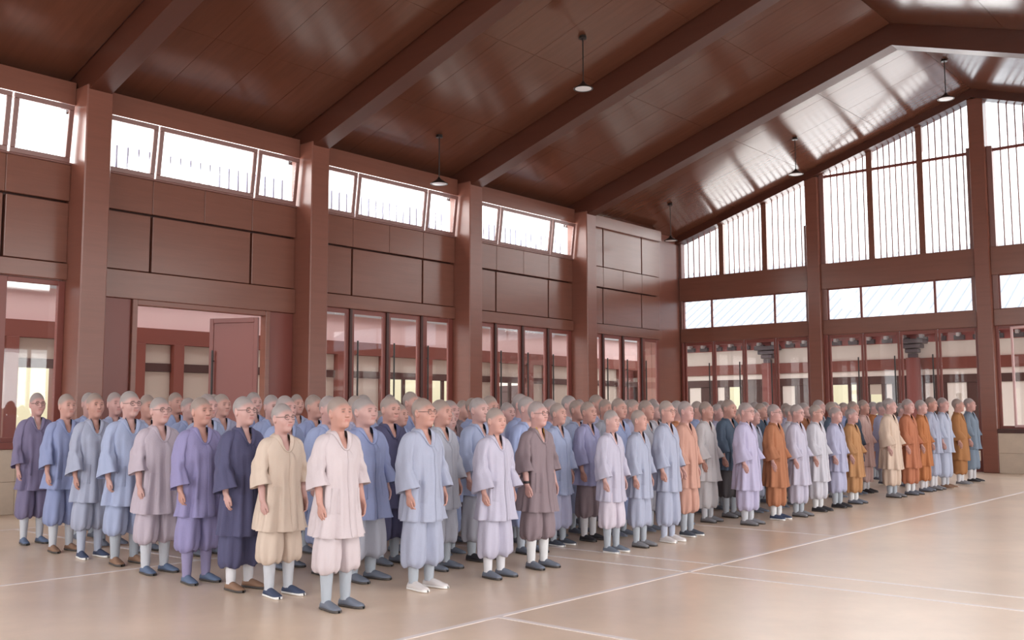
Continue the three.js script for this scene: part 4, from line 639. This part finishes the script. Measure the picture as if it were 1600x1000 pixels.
// x, z, height, robe, trousers, leg wraps, shoes, extras (g glasses, i dark, y yellow or w white inner collar, c watch, f stout, m mask), jacket cut, file, label
const PEOPLE = [
  [-12.86, -5.71, 1.89, 'purple', 'purple', 's_lg', 'blue', 'gw', 0, 8, 'purple robe and dark glasses, leftmost in the near row'],
  [-11.87, -5.62, 1.86, 'slate', 'slate', 's_lg', 'brown', '', 2, 7, 'slate blue robe and brown shoes, second from left in near row'],
  [-11.11, -5.59, 1.86, 'pale', 'pale', 's_lav', 'navyw', 'i', 1, 6, 'pale blue robe and navy shoes with white soles, third from left'],
  [-10.36, -5.61, 1.87, 'lblue', 'lblue', 's_gr', 'brown', 'gi', 1, 5, 'light blue robe and glasses, brown shoes, left of the taupe robe'],
  [-9.54, -5.5, 1.79, 'taupe', 'taupe', 's_lg', 'blue', 'g', 3, 4, 'taupe grey short-sleeved robe and glasses, left of the mauve robe'],
  [-8.69, -5.45, 1.78, 'mauve', 'mauve', 's_mauve', 'blue', '', 0, 3, 'mauve blue robe and blue shoes, left of the navy robe'],
  [-8.04, -5.5, 1.78, 'navy', 'navy', 's_w', 'brown', 'gi', 4, 2, 'dark navy robe with white leg wraps and brown shoes'],
  [-7.5, -5.54, 1.71, 'cream', 'cream', 's_lg', 'navyw', 'g', 3, 1, 'cream tunic and glasses beside the corner person in white'],
  [-6.63, -5.48, 1.76, 'white', 'white', 's_gr', 'slateshoe', '', 3, 0, 'white tunic and grey leg wraps at the near corner'],
  [-7.55, -6.56, 1.77, 'slate', 'grey', 's_gr', 'slateshoe', 'f', 1, 1, 'stout figure in slate blue jacket behind the white-clad corner person'],
  [-6.76, -6.6, 1.76, 'pale', 'pale', 's_gr', 'lightshoe', 'g', 0, 0, 'pale blue jacket and glasses, first along the aisle after the corner'],
  [-7.45, -7.54, 1.76, 'grey', 'grey', 's_gr', 'slateshoe', '', 0, 1, 'grey jacket, standing just behind the pale blue jacket with glasses'],
  [-7.59, -8.28, 1.79, 'lblue', 'grey', 's_gr', 'black', '', 2, 1, 'light blue jacket and black shoes, behind the short white-clad person'],
  [-6.67, -7.52, 1.67, 'whitelav', 'whitelav', 's_w', 'slateshoe', 'i', 1, 0, 'short figure in white-lavender jacket and white leg wraps'],
  [-6.72, -8.26, 1.74, 'browngrey', 'browngrey', 's_w2', 'slateshoe', 'gyc', 3, 0, 'brown-grey robe, yellow inner collar and black wristwatch'],
  [-7.64, -9.79, 1.74, 'lblue', 'lav', 's_gr', 'darkw', 'i', 0, 1, 'light blue jacket and dark shoes with white soles, behind the brown-grey robe'],
  [-7.63, -10.41, 1.76, 'mauve2', 'browngrey', 's_w', 'black', 'i', 2, 1, 'mauve jacket, brown-grey trousers and black shoes in second line'],
  [-6.79, -9.72, 1.65, 'whitelav', 'pinklav', 's_gr', 'slatew', 'i', 0, 0, 'short figure in white-lavender jacket and pinkish trousers'],
  [-6.8, -10.33, 1.65, 'pale', 'pale', 's_gr', 'greyshoe', 'i', 0, 0, 'pale blue jacket and grey shoes, next after the pinkish trousers'],
  [-6.78, -10.94, 1.77, 'pale', 'pale', 's_lav', 'lightshoe', 'gi', 0, 0, 'pale blue suit, glasses and pale shoes, before the peach robe'],
  [-6.9, -11.61, 1.77, 'peach', 'peach', 's_gr', 'darkw', '', 0, 0, 'peach robe and dark shoes with white soles on the aisle'],
  [-7.53, -13.26, 1.78, 'cream2', 'cream2', 's_lg', 'greyshoe', '', 1, 1, 'long cream-white robe in second line behind the peach robe'],
  [-7.62, -14.11, 1.82, 'darkslate', 'charcoal', 's_gr', 'greyshoe', '', 2, 1, 'dark slate jacket and charcoal trousers in second line'],
  [-6.91, -13.33, 1.76, 'lavender', 'lavender', 's_lg', 'greyshoe', 'gi', 4, 0, 'long lavender robe and glasses on the aisle'],
  [-6.9, -14.23, 1.74, 'orange', 'orange', 's_w2', 'navyw', 'g', 4, 0, 'orange robe, glasses and navy shoes on the aisle'],
  [-6.84, -14.88, 1.74, 'whitelav', 'whitelav', 's_gr', 'greyshoe', 'gi', 4, 0, 'white-lavender robe and glasses right of the orange robe'],
  [-6.94, -15.84, 1.74, 'white2', 'white2', 's_w2', 'black', 'g', 4, 0, 'white robe and black shoes on the aisle, glasses'],
  [-6.96, -16.68, 1.7, 'lav', 'lav', 's_gr', 'black', '', 0, 0, 'short-hemmed lavender grey jacket and black shoes before the ochre robe'],
  [-7.02, -17.54, 1.68, 'ochre', 'ochre', 's_w2', 'slateshoe', '', 4, 0, 'short figure in ochre brown robe on the aisle'],
  [-7.76, -20.02, 1.86, 'pink', 'pink', 's_w', 'black', '', 4, 1, 'pink robe in second line behind the ochre robe'],
  [-6.97, -19.29, 1.88, 'pinkcream', 'pinkcream', 's_gr', 'greyshoe', '', 4, 0, 'pale peach cream robe, tall, on the aisle'],
  [-6.9, -20.09, 1.87, 'rust', 'rust', 's_w2', 'slateshoe', '', 4, 0, 'rust orange robe right of the peach cream robe'],
  [-6.96, -21.05, 1.86, 'orange2', 'orange2', 's_w', 'slateshoe', '', 4, 0, 'bright orange robe with long hem right of the rust robe'],
  [-6.96, -21.66, 1.93, 'pale', 'pale', 's_w', 'greyshoe', '', 2, 0, 'pale blue-white suit just right of the bright orange robe'],
  [-6.91, -22.27, 1.92, 'lblue2', 'lblue2', 's_lg', 'brown', '', 2, 0, 'pale blue jacket and brown shoes, third from the right end'],
  [-6.99, -23.58, 1.91, 'brown', 'brown', 's_w', 'greyshoe', '', 4, 0, 'brown robe and white leg wraps, second from right end'],
  [-7.03, -24.59, 1.93, 'bluegrey', 'bluegrey', 's_w', 'black', '', 2, 0, 'blue-grey robe at the far right end of the aisle'],
  [-12.8, -6.36, 1.9, 'blue', 'blue', 's_gr', 'slateshoe', '', 0, 8],
  [-11.95, -6.27, 1.89, 'lblue', 'lblue', 's_gr', 'slateshoe', '', 2, 7],
  [-11.15, -6.26, 1.85, 'lav', 'lav', 's_gr', 'slateshoe', '', 1, 6],
  [-12.8, -7.62, 1.92, 'blue', 'blue', 's_gr', 'slateshoe', '', 1, 8],
  [-11.95, -7.31, 1.83, 'blue', 'blue', 's_gr', 'slateshoe', '', 0, 7],
  [-10.33, -6.56, 1.85, 'lblue', 'lblue', 's_gr', 'slateshoe', '', 0, 5],
  [-12.8, -8.24, 1.9, 'lblue', 'lblue', 's_gr', 'slateshoe', '', 2, 8],
  [-11.15, -7.29, 1.87, 'lav', 'lav', 's_gr', 'slateshoe', '', 2, 6],
  [-11.95, -8.33, 1.92, 'slate', 'slate', 's_gr', 'slateshoe', '', 1, 7],
  [-10.33, -7.46, 1.85, 'blue', 'blue', 's_gr', 'slateshoe', '', 1, 5],
  [-8.8, -6.54, 1.81, 'blue', 'blue', 's_gr', 'slateshoe', '', 1, 3],
  [-11.95, -9.08, 1.9, 'lblue', 'lblue', 's_gr', 'slateshoe', '', 2, 7],
  [-12.82, -9.66, 1.84, 'lblue', 'lblue', 's_gr', 'slateshoe', '', 1, 8],
  [-9.55, -7.51, 1.84, 'slate', 'slate', 's_gr', 'slateshoe', '', 0, 4],
  [-8.15, -6.6, 1.8, 'blue', 'blue', 's_gr', 'slateshoe', '', 0, 2],
  [-8.8, -7.51, 1.82, 'lav', 'lav', 's_gr', 'slateshoe', '', 2, 3],
  [-9.55, -8.29, 1.85, 'blue', 'blue', 's_gr', 'slateshoe', '', 1, 4],
  [-12.0, -10.97, 1.92, 'blue', 'blue', 's_gr', 'slateshoe', '', 2, 7],
  [-8.15, -7.44, 1.8, 'navy', 'navy', 's_gr', 'slateshoe', '', 1, 2],
  [-11.18, -10.34, 1.82, 'lblue', 'lblue', 's_gr', 'slateshoe', '', 0, 6],
  [-8.8, -8.2, 1.73, 'blue', 'blue', 's_gr', 'slateshoe', '', 0, 3],
  [-9.55, -9.1, 1.9, 'slate', 'slate', 's_gr', 'slateshoe', '', 2, 4],
  [-12.01, -11.61, 1.89, 'slate', 'slate', 's_gr', 'slateshoe', '', 0, 7],
  [-8.8, -9.07, 1.78, 'browngrey', 'browngrey', 's_gr', 'slateshoe', '', 1, 3],
  [-10.38, -10.98, 1.81, 'browngrey', 'browngrey', 's_gr', 'slateshoe', '', 0, 5],
  [-9.58, -10.33, 1.83, 'blue', 'blue', 's_gr', 'slateshoe', '', 1, 4],
  [-8.15, -9.09, 1.83, 'lav', 'lav', 's_gr', 'slateshoe', '', 0, 2],
  [-8.83, -10.21, 1.76, 'grey', 'grey', 's_gr', 'slateshoe', '', 0, 3],
  [-11.26, -13.29, 1.85, 'lav', 'lav', 's_gr', 'slateshoe', '', 1, 6],
  [-8.17, -9.71, 1.86, 'blue', 'blue', 's_gr', 'slateshoe', '', 1, 2],
  [-7.52, -9.05, 1.81, 'blue', 'blue', 's_gr', 'slateshoe', '', 2, 1],
  [-8.18, -10.32, 1.8, 'blue', 'blue', 's_gr', 'slateshoe', '', 2, 2],
  [-8.87, -11.65, 1.87, 'grey', 'grey', 's_gr', 'slateshoe', '', 2, 3],
  [-8.2, -10.93, 1.79, 'lblue', 'lblue', 's_gr', 'slateshoe', '', 0, 2],
  [-13.0, -17.43, 1.91, 'grey', 'grey', 's_gr', 'slateshoe', '', 2, 8],
  [-8.89, -12.36, 1.89, 'lav', 'lav', 's_gr', 'slateshoe', '', 0, 3],
  [-9.66, -13.41, 1.83, 'mask', 'charcoal', 's_gr', 'slateshoe', 'm', 2, 4],
  [-8.21, -11.62, 1.81, 'grey', 'grey', 's_gr', 'slateshoe', '', 1, 2],
  [-7.57, -11.02, 1.81, 'blue', 'blue', 's_gr', 'slateshoe', '', 2, 1],
  [-10.48, -14.97, 1.79, 'rust', 'rust', 's_gr', 'slateshoe', '', 2, 5],
  [-9.68, -14.19, 1.82, 'brown', 'brown', 's_gr', 'slateshoe', '', 0, 4],
  [-8.91, -13.24, 1.82, 'lav', 'lav', 's_gr', 'slateshoe', '', 1, 3],
  [-8.24, -12.37, 1.81, 'lav', 'lav', 's_gr', 'slateshoe', '', 2, 2],
  [-7.58, -11.7, 1.79, 'grey', 'grey', 's_gr', 'slateshoe', '', 0, 1],
  [-10.52, -16.5, 1.88, 'charcoal', 'charcoal', 's_gr', 'slateshoe', '', 1, 5],
  [-8.93, -14.04, 1.78, 'white2', 'white2', 's_gr', 'slateshoe', '', 2, 3],
  [-7.61, -12.58, 1.79, 'orange', 'orange', 's_gr', 'slateshoe', '', 1, 1],
  [-8.28, -14.31, 1.8, 'blue', 'blue', 's_gr', 'slateshoe', '', 1, 2],
  [-8.3, -15.01, 1.76, 'lav', 'lav', 's_gr', 'slateshoe', '', 2, 2],
  [-10.53, -19.22, 1.87, 'pale', 'pale', 's_gr', 'slateshoe', '', 1, 5],
  [-9.75, -19.22, 1.83, 'pale', 'pale', 's_gr', 'slateshoe', '', 0, 4],
  [-8.34, -16.66, 1.78, 'darkslate', 'darkslate', 's_gr', 'slateshoe', '', 1, 2],
  [-12.15, -24.53, 1.89, 'lav', 'lav', 's_gr', 'slateshoe', '', 0, 7],
  [-9.0, -19.11, 1.8, 'lav', 'lav', 's_gr', 'slateshoe', '', 2, 3],
  [-7.71, -16.53, 1.74, 'white2', 'white2', 's_gr', 'slateshoe', '', 0, 1],
  [-8.35, -18.5, 1.8, 'orange', 'orange', 's_gr', 'slateshoe', '', 0, 2],
  [-8.35, -19.22, 1.86, 'grey', 'grey', 's_gr', 'slateshoe', '', 1, 2],
  [-7.72, -18.35, 1.81, 'darkslate', 'darkslate', 's_gr', 'slateshoe', '', 2, 1],
  [-8.35, -19.98, 1.82, 'lav', 'lav', 's_gr', 'slateshoe', '', 2, 2],
  [-9.0, -22.07, 1.83, 'slate', 'slate', 's_gr', 'slateshoe', '', 2, 3],
  [-7.72, -19.38, 1.83, 'darkslate', 'darkslate', 's_gr', 'slateshoe', '', 0, 1],
  [-9.0, -23.85, 1.86, 'orange2', 'orange2', 's_gr', 'slateshoe', '', 1, 3],
  [-8.35, -22.59, 1.84, 'lav', 'lav', 's_gr', 'slateshoe', '', 2, 2],
  [-7.72, -22.09, 1.8, 'lav', 'lav', 's_gr', 'slateshoe', '', 0, 1],
  [-7.62, -14.95, 1.68, 'pale', 'pale', 's_gr', 'slateshoe', '', 0, 1],
  [-7.68, -15.86, 1.64, 'pale', 'pale', 's_gr', 'slateshoe', '', 1, 1],
  [-8.13, -8.33, 1.66, 'blue', 'blue', 's_gr', 'slateshoe', '', 0, 2],
  [-8.25, -13.32, 1.67, 'whitelav', 'whitelav', 's_gr', 'slateshoe', '', 1, 2],
  [-8.35, -15.78, 1.67, 'blue', 'blue', 's_gr', 'slateshoe', '', 1, 2],
  [-8.41, -17.43, 1.65, 'pale', 'pale', 's_gr', 'slateshoe', '', 1, 2],
  [-8.8, -10.85, 1.64, 'grey', 'grey', 's_gr', 'slateshoe', '', 1, 3],
  [-8.98, -14.95, 1.64, 'grey', 'grey', 's_gr', 'slateshoe', '', 2, 3],
  [-9.0, -15.82, 1.66, 'whitelav', 'whitelav', 's_gr', 'slateshoe', '', 2, 3],
  [-9.03, -16.64, 1.65, 'taupe', 'taupe', 's_gr', 'slateshoe', '', 1, 3],
  [-9.02, -17.57, 1.64, 'whitelav', 'whitelav', 's_gr', 'slateshoe', '', 0, 3],
  [-8.98, -18.45, 1.65, 'grey', 'grey', 's_gr', 'slateshoe', '', 0, 3],
  [-8.95, -20.13, 1.68, 'blue', 'blue', 's_gr', 'slateshoe', '', 0, 3],
  [-9.59, -9.71, 1.65, 'lblue', 'lblue', 's_gr', 'slateshoe', '', 2, 4],
  [-9.57, -10.94, 1.67, 'slate', 'slate', 's_gr', 'slateshoe', '', 0, 4],
  [-9.67, -11.66, 1.64, 'blue', 'blue', 's_gr', 'slateshoe', '', 2, 4],
  [-9.68, -12.52, 1.68, 'lblue', 'lblue', 's_gr', 'slateshoe', '', 1, 4],
  [-9.68, -14.92, 1.67, 'lav', 'lav', 's_gr', 'slateshoe', '', 2, 4],
  [-9.74, -15.75, 1.68, 'taupe', 'taupe', 's_gr', 'slateshoe', '', 2, 4],
  [-9.7, -16.6, 1.67, 'grey', 'grey', 's_gr', 'slateshoe', '', 0, 4],
  [-9.7, -17.54, 1.65, 'whitelav', 'whitelav', 's_gr', 'slateshoe', '', 0, 4],
  [-9.79, -18.46, 1.68, 'lav', 'lav', 's_gr', 'slateshoe', '', 2, 4],
  [-9.7, -20.09, 1.65, 'taupe', 'taupe', 's_gr', 'slateshoe', '', 1, 4],
  [-9.76, -20.99, 1.68, 'orange', 'orange', 's_gr', 'slateshoe', '', 1, 4],
  [-9.8, -21.71, 1.67, 'darkslate', 'darkslate', 's_gr', 'slateshoe', '', 1, 4],
  [-10.35, -8.32, 1.66, 'pale', 'pale', 's_gr', 'slateshoe', '', 2, 5],
  [-10.3, -9.0, 1.65, 'grey', 'grey', 's_gr', 'slateshoe', '', 0, 5],
  [-10.4, -9.76, 1.66, 'blue', 'blue', 's_gr', 'slateshoe', '', 1, 5],
  [-10.31, -10.37, 1.63, 'pale', 'pale', 's_gr', 'slateshoe', '', 2, 5],
  [-10.45, -11.59, 1.66, 'grey', 'grey', 's_gr', 'slateshoe', '', 1, 5],
  [-10.42, -12.49, 1.68, 'slate', 'slate', 's_gr', 'slateshoe', '', 2, 5],
  [-10.5, -13.36, 1.66, 'lblue', 'lblue', 's_gr', 'slateshoe', '', 1, 5],
  [-10.43, -14.22, 1.68, 'darkslate', 'darkslate', 's_gr', 'slateshoe', '', 1, 5],
  [-10.49, -15.85, 1.65, 'blue', 'blue', 's_gr', 'slateshoe', '', 0, 5],
  [-10.47, -17.57, 1.63, 'orange', 'orange', 's_gr', 'slateshoe', '', 0, 5],
  [-10.58, -18.44, 1.67, 'lav', 'lav', 's_gr', 'slateshoe', '', 2, 5],
  [-10.51, -20.13, 1.68, 'pale', 'pale', 's_gr', 'slateshoe', '', 1, 5],
  [-10.55, -21.08, 1.68, 'taupe', 'taupe', 's_gr', 'slateshoe', '', 1, 5],
  [-10.49, -21.82, 1.63, 'lav', 'lav', 's_gr', 'slateshoe', '', 1, 5],
  [-10.49, -22.54, 1.66, 'lav', 'lav', 's_gr', 'slateshoe', '', 1, 5],
  [-10.57, -23.59, 1.64, 'grey', 'grey', 's_gr', 'slateshoe', '', 0, 5],
  [-11.2, -8.29, 1.64, 'lblue', 'lblue', 's_gr', 'slateshoe', '', 1, 6],
  [-11.12, -9.12, 1.65, 'lav', 'lav', 's_gr', 'slateshoe', '', 0, 6],
  [-11.19, -9.73, 1.68, 'grey', 'grey', 's_gr', 'slateshoe', '', 1, 6],
  [-11.25, -10.95, 1.64, 'lav', 'lav', 's_gr', 'slateshoe', '', 1, 6],
  [-11.16, -11.64, 1.65, 'lav', 'lav', 's_gr', 'slateshoe', '', 2, 6],
  [-11.29, -12.48, 1.64, 'grey', 'grey', 's_gr', 'slateshoe', '', 2, 6],
  [-11.29, -14.16, 1.64, 'lblue', 'lblue', 's_gr', 'slateshoe', '', 0, 6],
  [-11.29, -14.87, 1.63, 'lblue', 'lblue', 's_gr', 'slateshoe', '', 2, 6],
  [-11.31, -15.84, 1.64, 'blue', 'blue', 's_gr', 'slateshoe', '', 1, 6],
  [-11.33, -16.58, 1.68, 'orange', 'orange', 's_gr', 'slateshoe', '', 1, 6],
  [-11.32, -17.42, 1.67, 'grey', 'grey', 's_gr', 'slateshoe', '', 1, 6],
  [-11.32, -18.35, 1.65, 'grey', 'grey', 's_gr', 'slateshoe', '', 2, 6],
  [-11.34, -19.25, 1.68, 'lav', 'lav', 's_gr', 'slateshoe', '', 2, 6],
  [-11.35, -20.11, 1.63, 'grey', 'grey', 's_gr', 'slateshoe', '', 0, 6],
  [-11.4, -21.0, 1.65, 'pale', 'pale', 's_gr', 'slateshoe', '', 0, 6],
  [-11.33, -21.81, 1.63, 'darkslate', 'darkslate', 's_gr', 'slateshoe', '', 2, 6],
  [-11.29, -22.66, 1.65, 'lav', 'lav', 's_gr', 'slateshoe', '', 2, 6],
  [-11.34, -23.63, 1.68, 'blue', 'blue', 's_gr', 'slateshoe', '', 0, 6],
  [-11.39, -24.53, 1.66, 'whitelav', 'whitelav', 's_gr', 'slateshoe', '', 0, 6],
  [-11.95, -9.75, 1.64, 'lav', 'lav', 's_gr', 'slateshoe', '', 1, 7],
  [-12.02, -10.36, 1.66, 'pale', 'pale', 's_gr', 'slateshoe', '', 2, 7],
  [-12.08, -12.43, 1.63, 'pale', 'pale', 's_gr', 'slateshoe', '', 0, 7],
  [-12.02, -13.38, 1.68, 'pale', 'pale', 's_gr', 'slateshoe', '', 1, 7],
  [-12.11, -14.14, 1.68, 'slate', 'slate', 's_gr', 'slateshoe', '', 1, 7],
  [-12.07, -14.9, 1.63, 'slate', 'slate', 's_gr', 'slateshoe', '', 0, 7],
  [-12.08, -15.74, 1.68, 'grey', 'grey', 's_gr', 'slateshoe', '', 2, 7],
  [-12.09, -16.64, 1.68, 'blue', 'blue', 's_gr', 'slateshoe', '', 0, 7],
  [-12.09, -17.52, 1.63, 'darkslate', 'darkslate', 's_gr', 'slateshoe', '', 1, 7],
  [-12.19, -18.34, 1.65, 'blue', 'blue', 's_gr', 'slateshoe', '', 0, 7],
  [-12.18, -19.28, 1.64, 'lav', 'lav', 's_gr', 'slateshoe', '', 1, 7],
  [-12.2, -20.12, 1.66, 'orange', 'orange', 's_gr', 'slateshoe', '', 0, 7],
  [-12.11, -21.08, 1.63, 'whitelav', 'whitelav', 's_gr', 'slateshoe', '', 1, 7],
  [-12.15, -21.83, 1.66, 'darkslate', 'darkslate', 's_gr', 'slateshoe', '', 0, 7],
  [-12.21, -22.57, 1.64, 'taupe', 'taupe', 's_gr', 'slateshoe', '', 2, 7],
  [-12.2, -23.54, 1.68, 'pale', 'pale', 's_gr', 'slateshoe', '', 0, 7],
  [-12.85, -8.99, 1.68, 'pale', 'pale', 's_gr', 'slateshoe', '', 1, 8],
  [-12.78, -10.27, 1.67, 'lblue', 'lblue', 's_gr', 'slateshoe', '', 0, 8],
  [-12.89, -10.88, 1.65, 'grey', 'grey', 's_gr', 'slateshoe', '', 0, 8],
  [-12.89, -11.56, 1.66, 'blue', 'blue', 's_gr', 'slateshoe', '', 2, 8],
  [-12.94, -12.52, 1.64, 'lav', 'lav', 's_gr', 'slateshoe', '', 1, 8],
  [-12.94, -13.27, 1.63, 'grey', 'grey', 's_gr', 'slateshoe', '', 1, 8],
  [-12.91, -14.22, 1.65, 'lblue', 'lblue', 's_gr', 'slateshoe', '', 2, 8],
  [-12.95, -14.88, 1.68, 'slate', 'slate', 's_gr', 'slateshoe', '', 1, 8],
  [-12.97, -15.8, 1.66, 'pale', 'pale', 's_gr', 'slateshoe', '', 0, 8],
  [-12.99, -16.64, 1.66, 'grey', 'grey', 's_gr', 'slateshoe', '', 1, 8],
  [-13.02, -18.36, 1.66, 'taupe', 'taupe', 's_gr', 'slateshoe', '', 2, 8],
  [-12.96, -19.27, 1.65, 'pale', 'pale', 's_gr', 'slateshoe', '', 0, 8],
  [-12.95, -20.08, 1.66, 'blue', 'blue', 's_gr', 'slateshoe', '', 0, 8],
  [-12.97, -20.99, 1.64, 'whitelav', 'whitelav', 's_gr', 'slateshoe', '', 0, 8],
  [-12.98, -21.78, 1.63, 'orange', 'orange', 's_gr', 'slateshoe', '', 1, 8],
  [-12.98, -22.6, 1.66, 'orange', 'orange', 's_gr', 'slateshoe', '', 1, 8],
  [-13.0, -23.48, 1.67, 'darkslate', 'darkslate', 's_gr', 'slateshoe', '', 2, 8],
  [-12.98, -24.45, 1.67, 'grey', 'grey', 's_gr', 'slateshoe', '', 1, 8],
];
const ROBE = { purple: 'purple', slate: 'slate blue', pale: 'pale blue', lblue: 'light blue', taupe: 'taupe', grey: 'grey', whitelav: 'white-lavender', browngrey: 'brown-grey', lav: 'lavender', darkslate: 'dark slate', charcoal: 'charcoal', orange: 'orange', orange2: 'orange', rust: 'rust', white2: 'white', brown: 'brown', blue: 'blue', navy: 'navy', mask: 'dark' };
const HEAD_OF_LINE = ['the white corner person', 'cream-clad person', 'navy-robed person', 'mauve-robed person', 'taupe-robed person', 'brown-shoed light blue person', 'white-soled pale blue person', 'brown-shoed slate person', 'purple-robed person'];
const ORD = ['front', 'first', 'second', 'third', 'fourth', 'fifth', 'sixth', 'seventh', 'eighth', 'ninth', 'tenth', 'eleventh', 'twelfth', 'thirteenth', 'fourteenth', 'fifteenth', 'sixteenth', 'seventeenth', 'eighteenth', 'nineteenth', 'twentieth', 'twenty-first', 'twenty-second', 'twenty-third', 'twenty-fourth', 'twenty-fifth'];
const inLine = PEOPLE.map((p) => PEOPLE.filter((q) => q[9] === p[9] && q[1] > p[1]).length);
PEOPLE.forEach((p, i) => {
  const [x, z, h, robe, trou, sock, shoe, flags, jv, file, label] = p, depth = -x * 0.651 - z * 0.759, hi = i < 37 ? depth < 21 : depth < 12.5 && i < 101;
  const tight = PEOPLE.some((o) => o !== p && Math.abs(o[0] - x) < 0.42 && Math.abs(o[1] - z) < 0.7);
  const g = makePerson(hi, x, z, h, robe, trou, sock, shoe, flags, jv, i * 7 + file, tight);
  tag(g, label ? 'person: ' + label : `person in ${ROBE[robe]} robe, ${ORD[inLine[i]]} in the line behind ${HEAD_OF_LINE[file]}`, 'person', i < 37 ? 'people along the front edges of the block' : 'people in the inner rows of the block');
});

renderer.render(scene, camera);
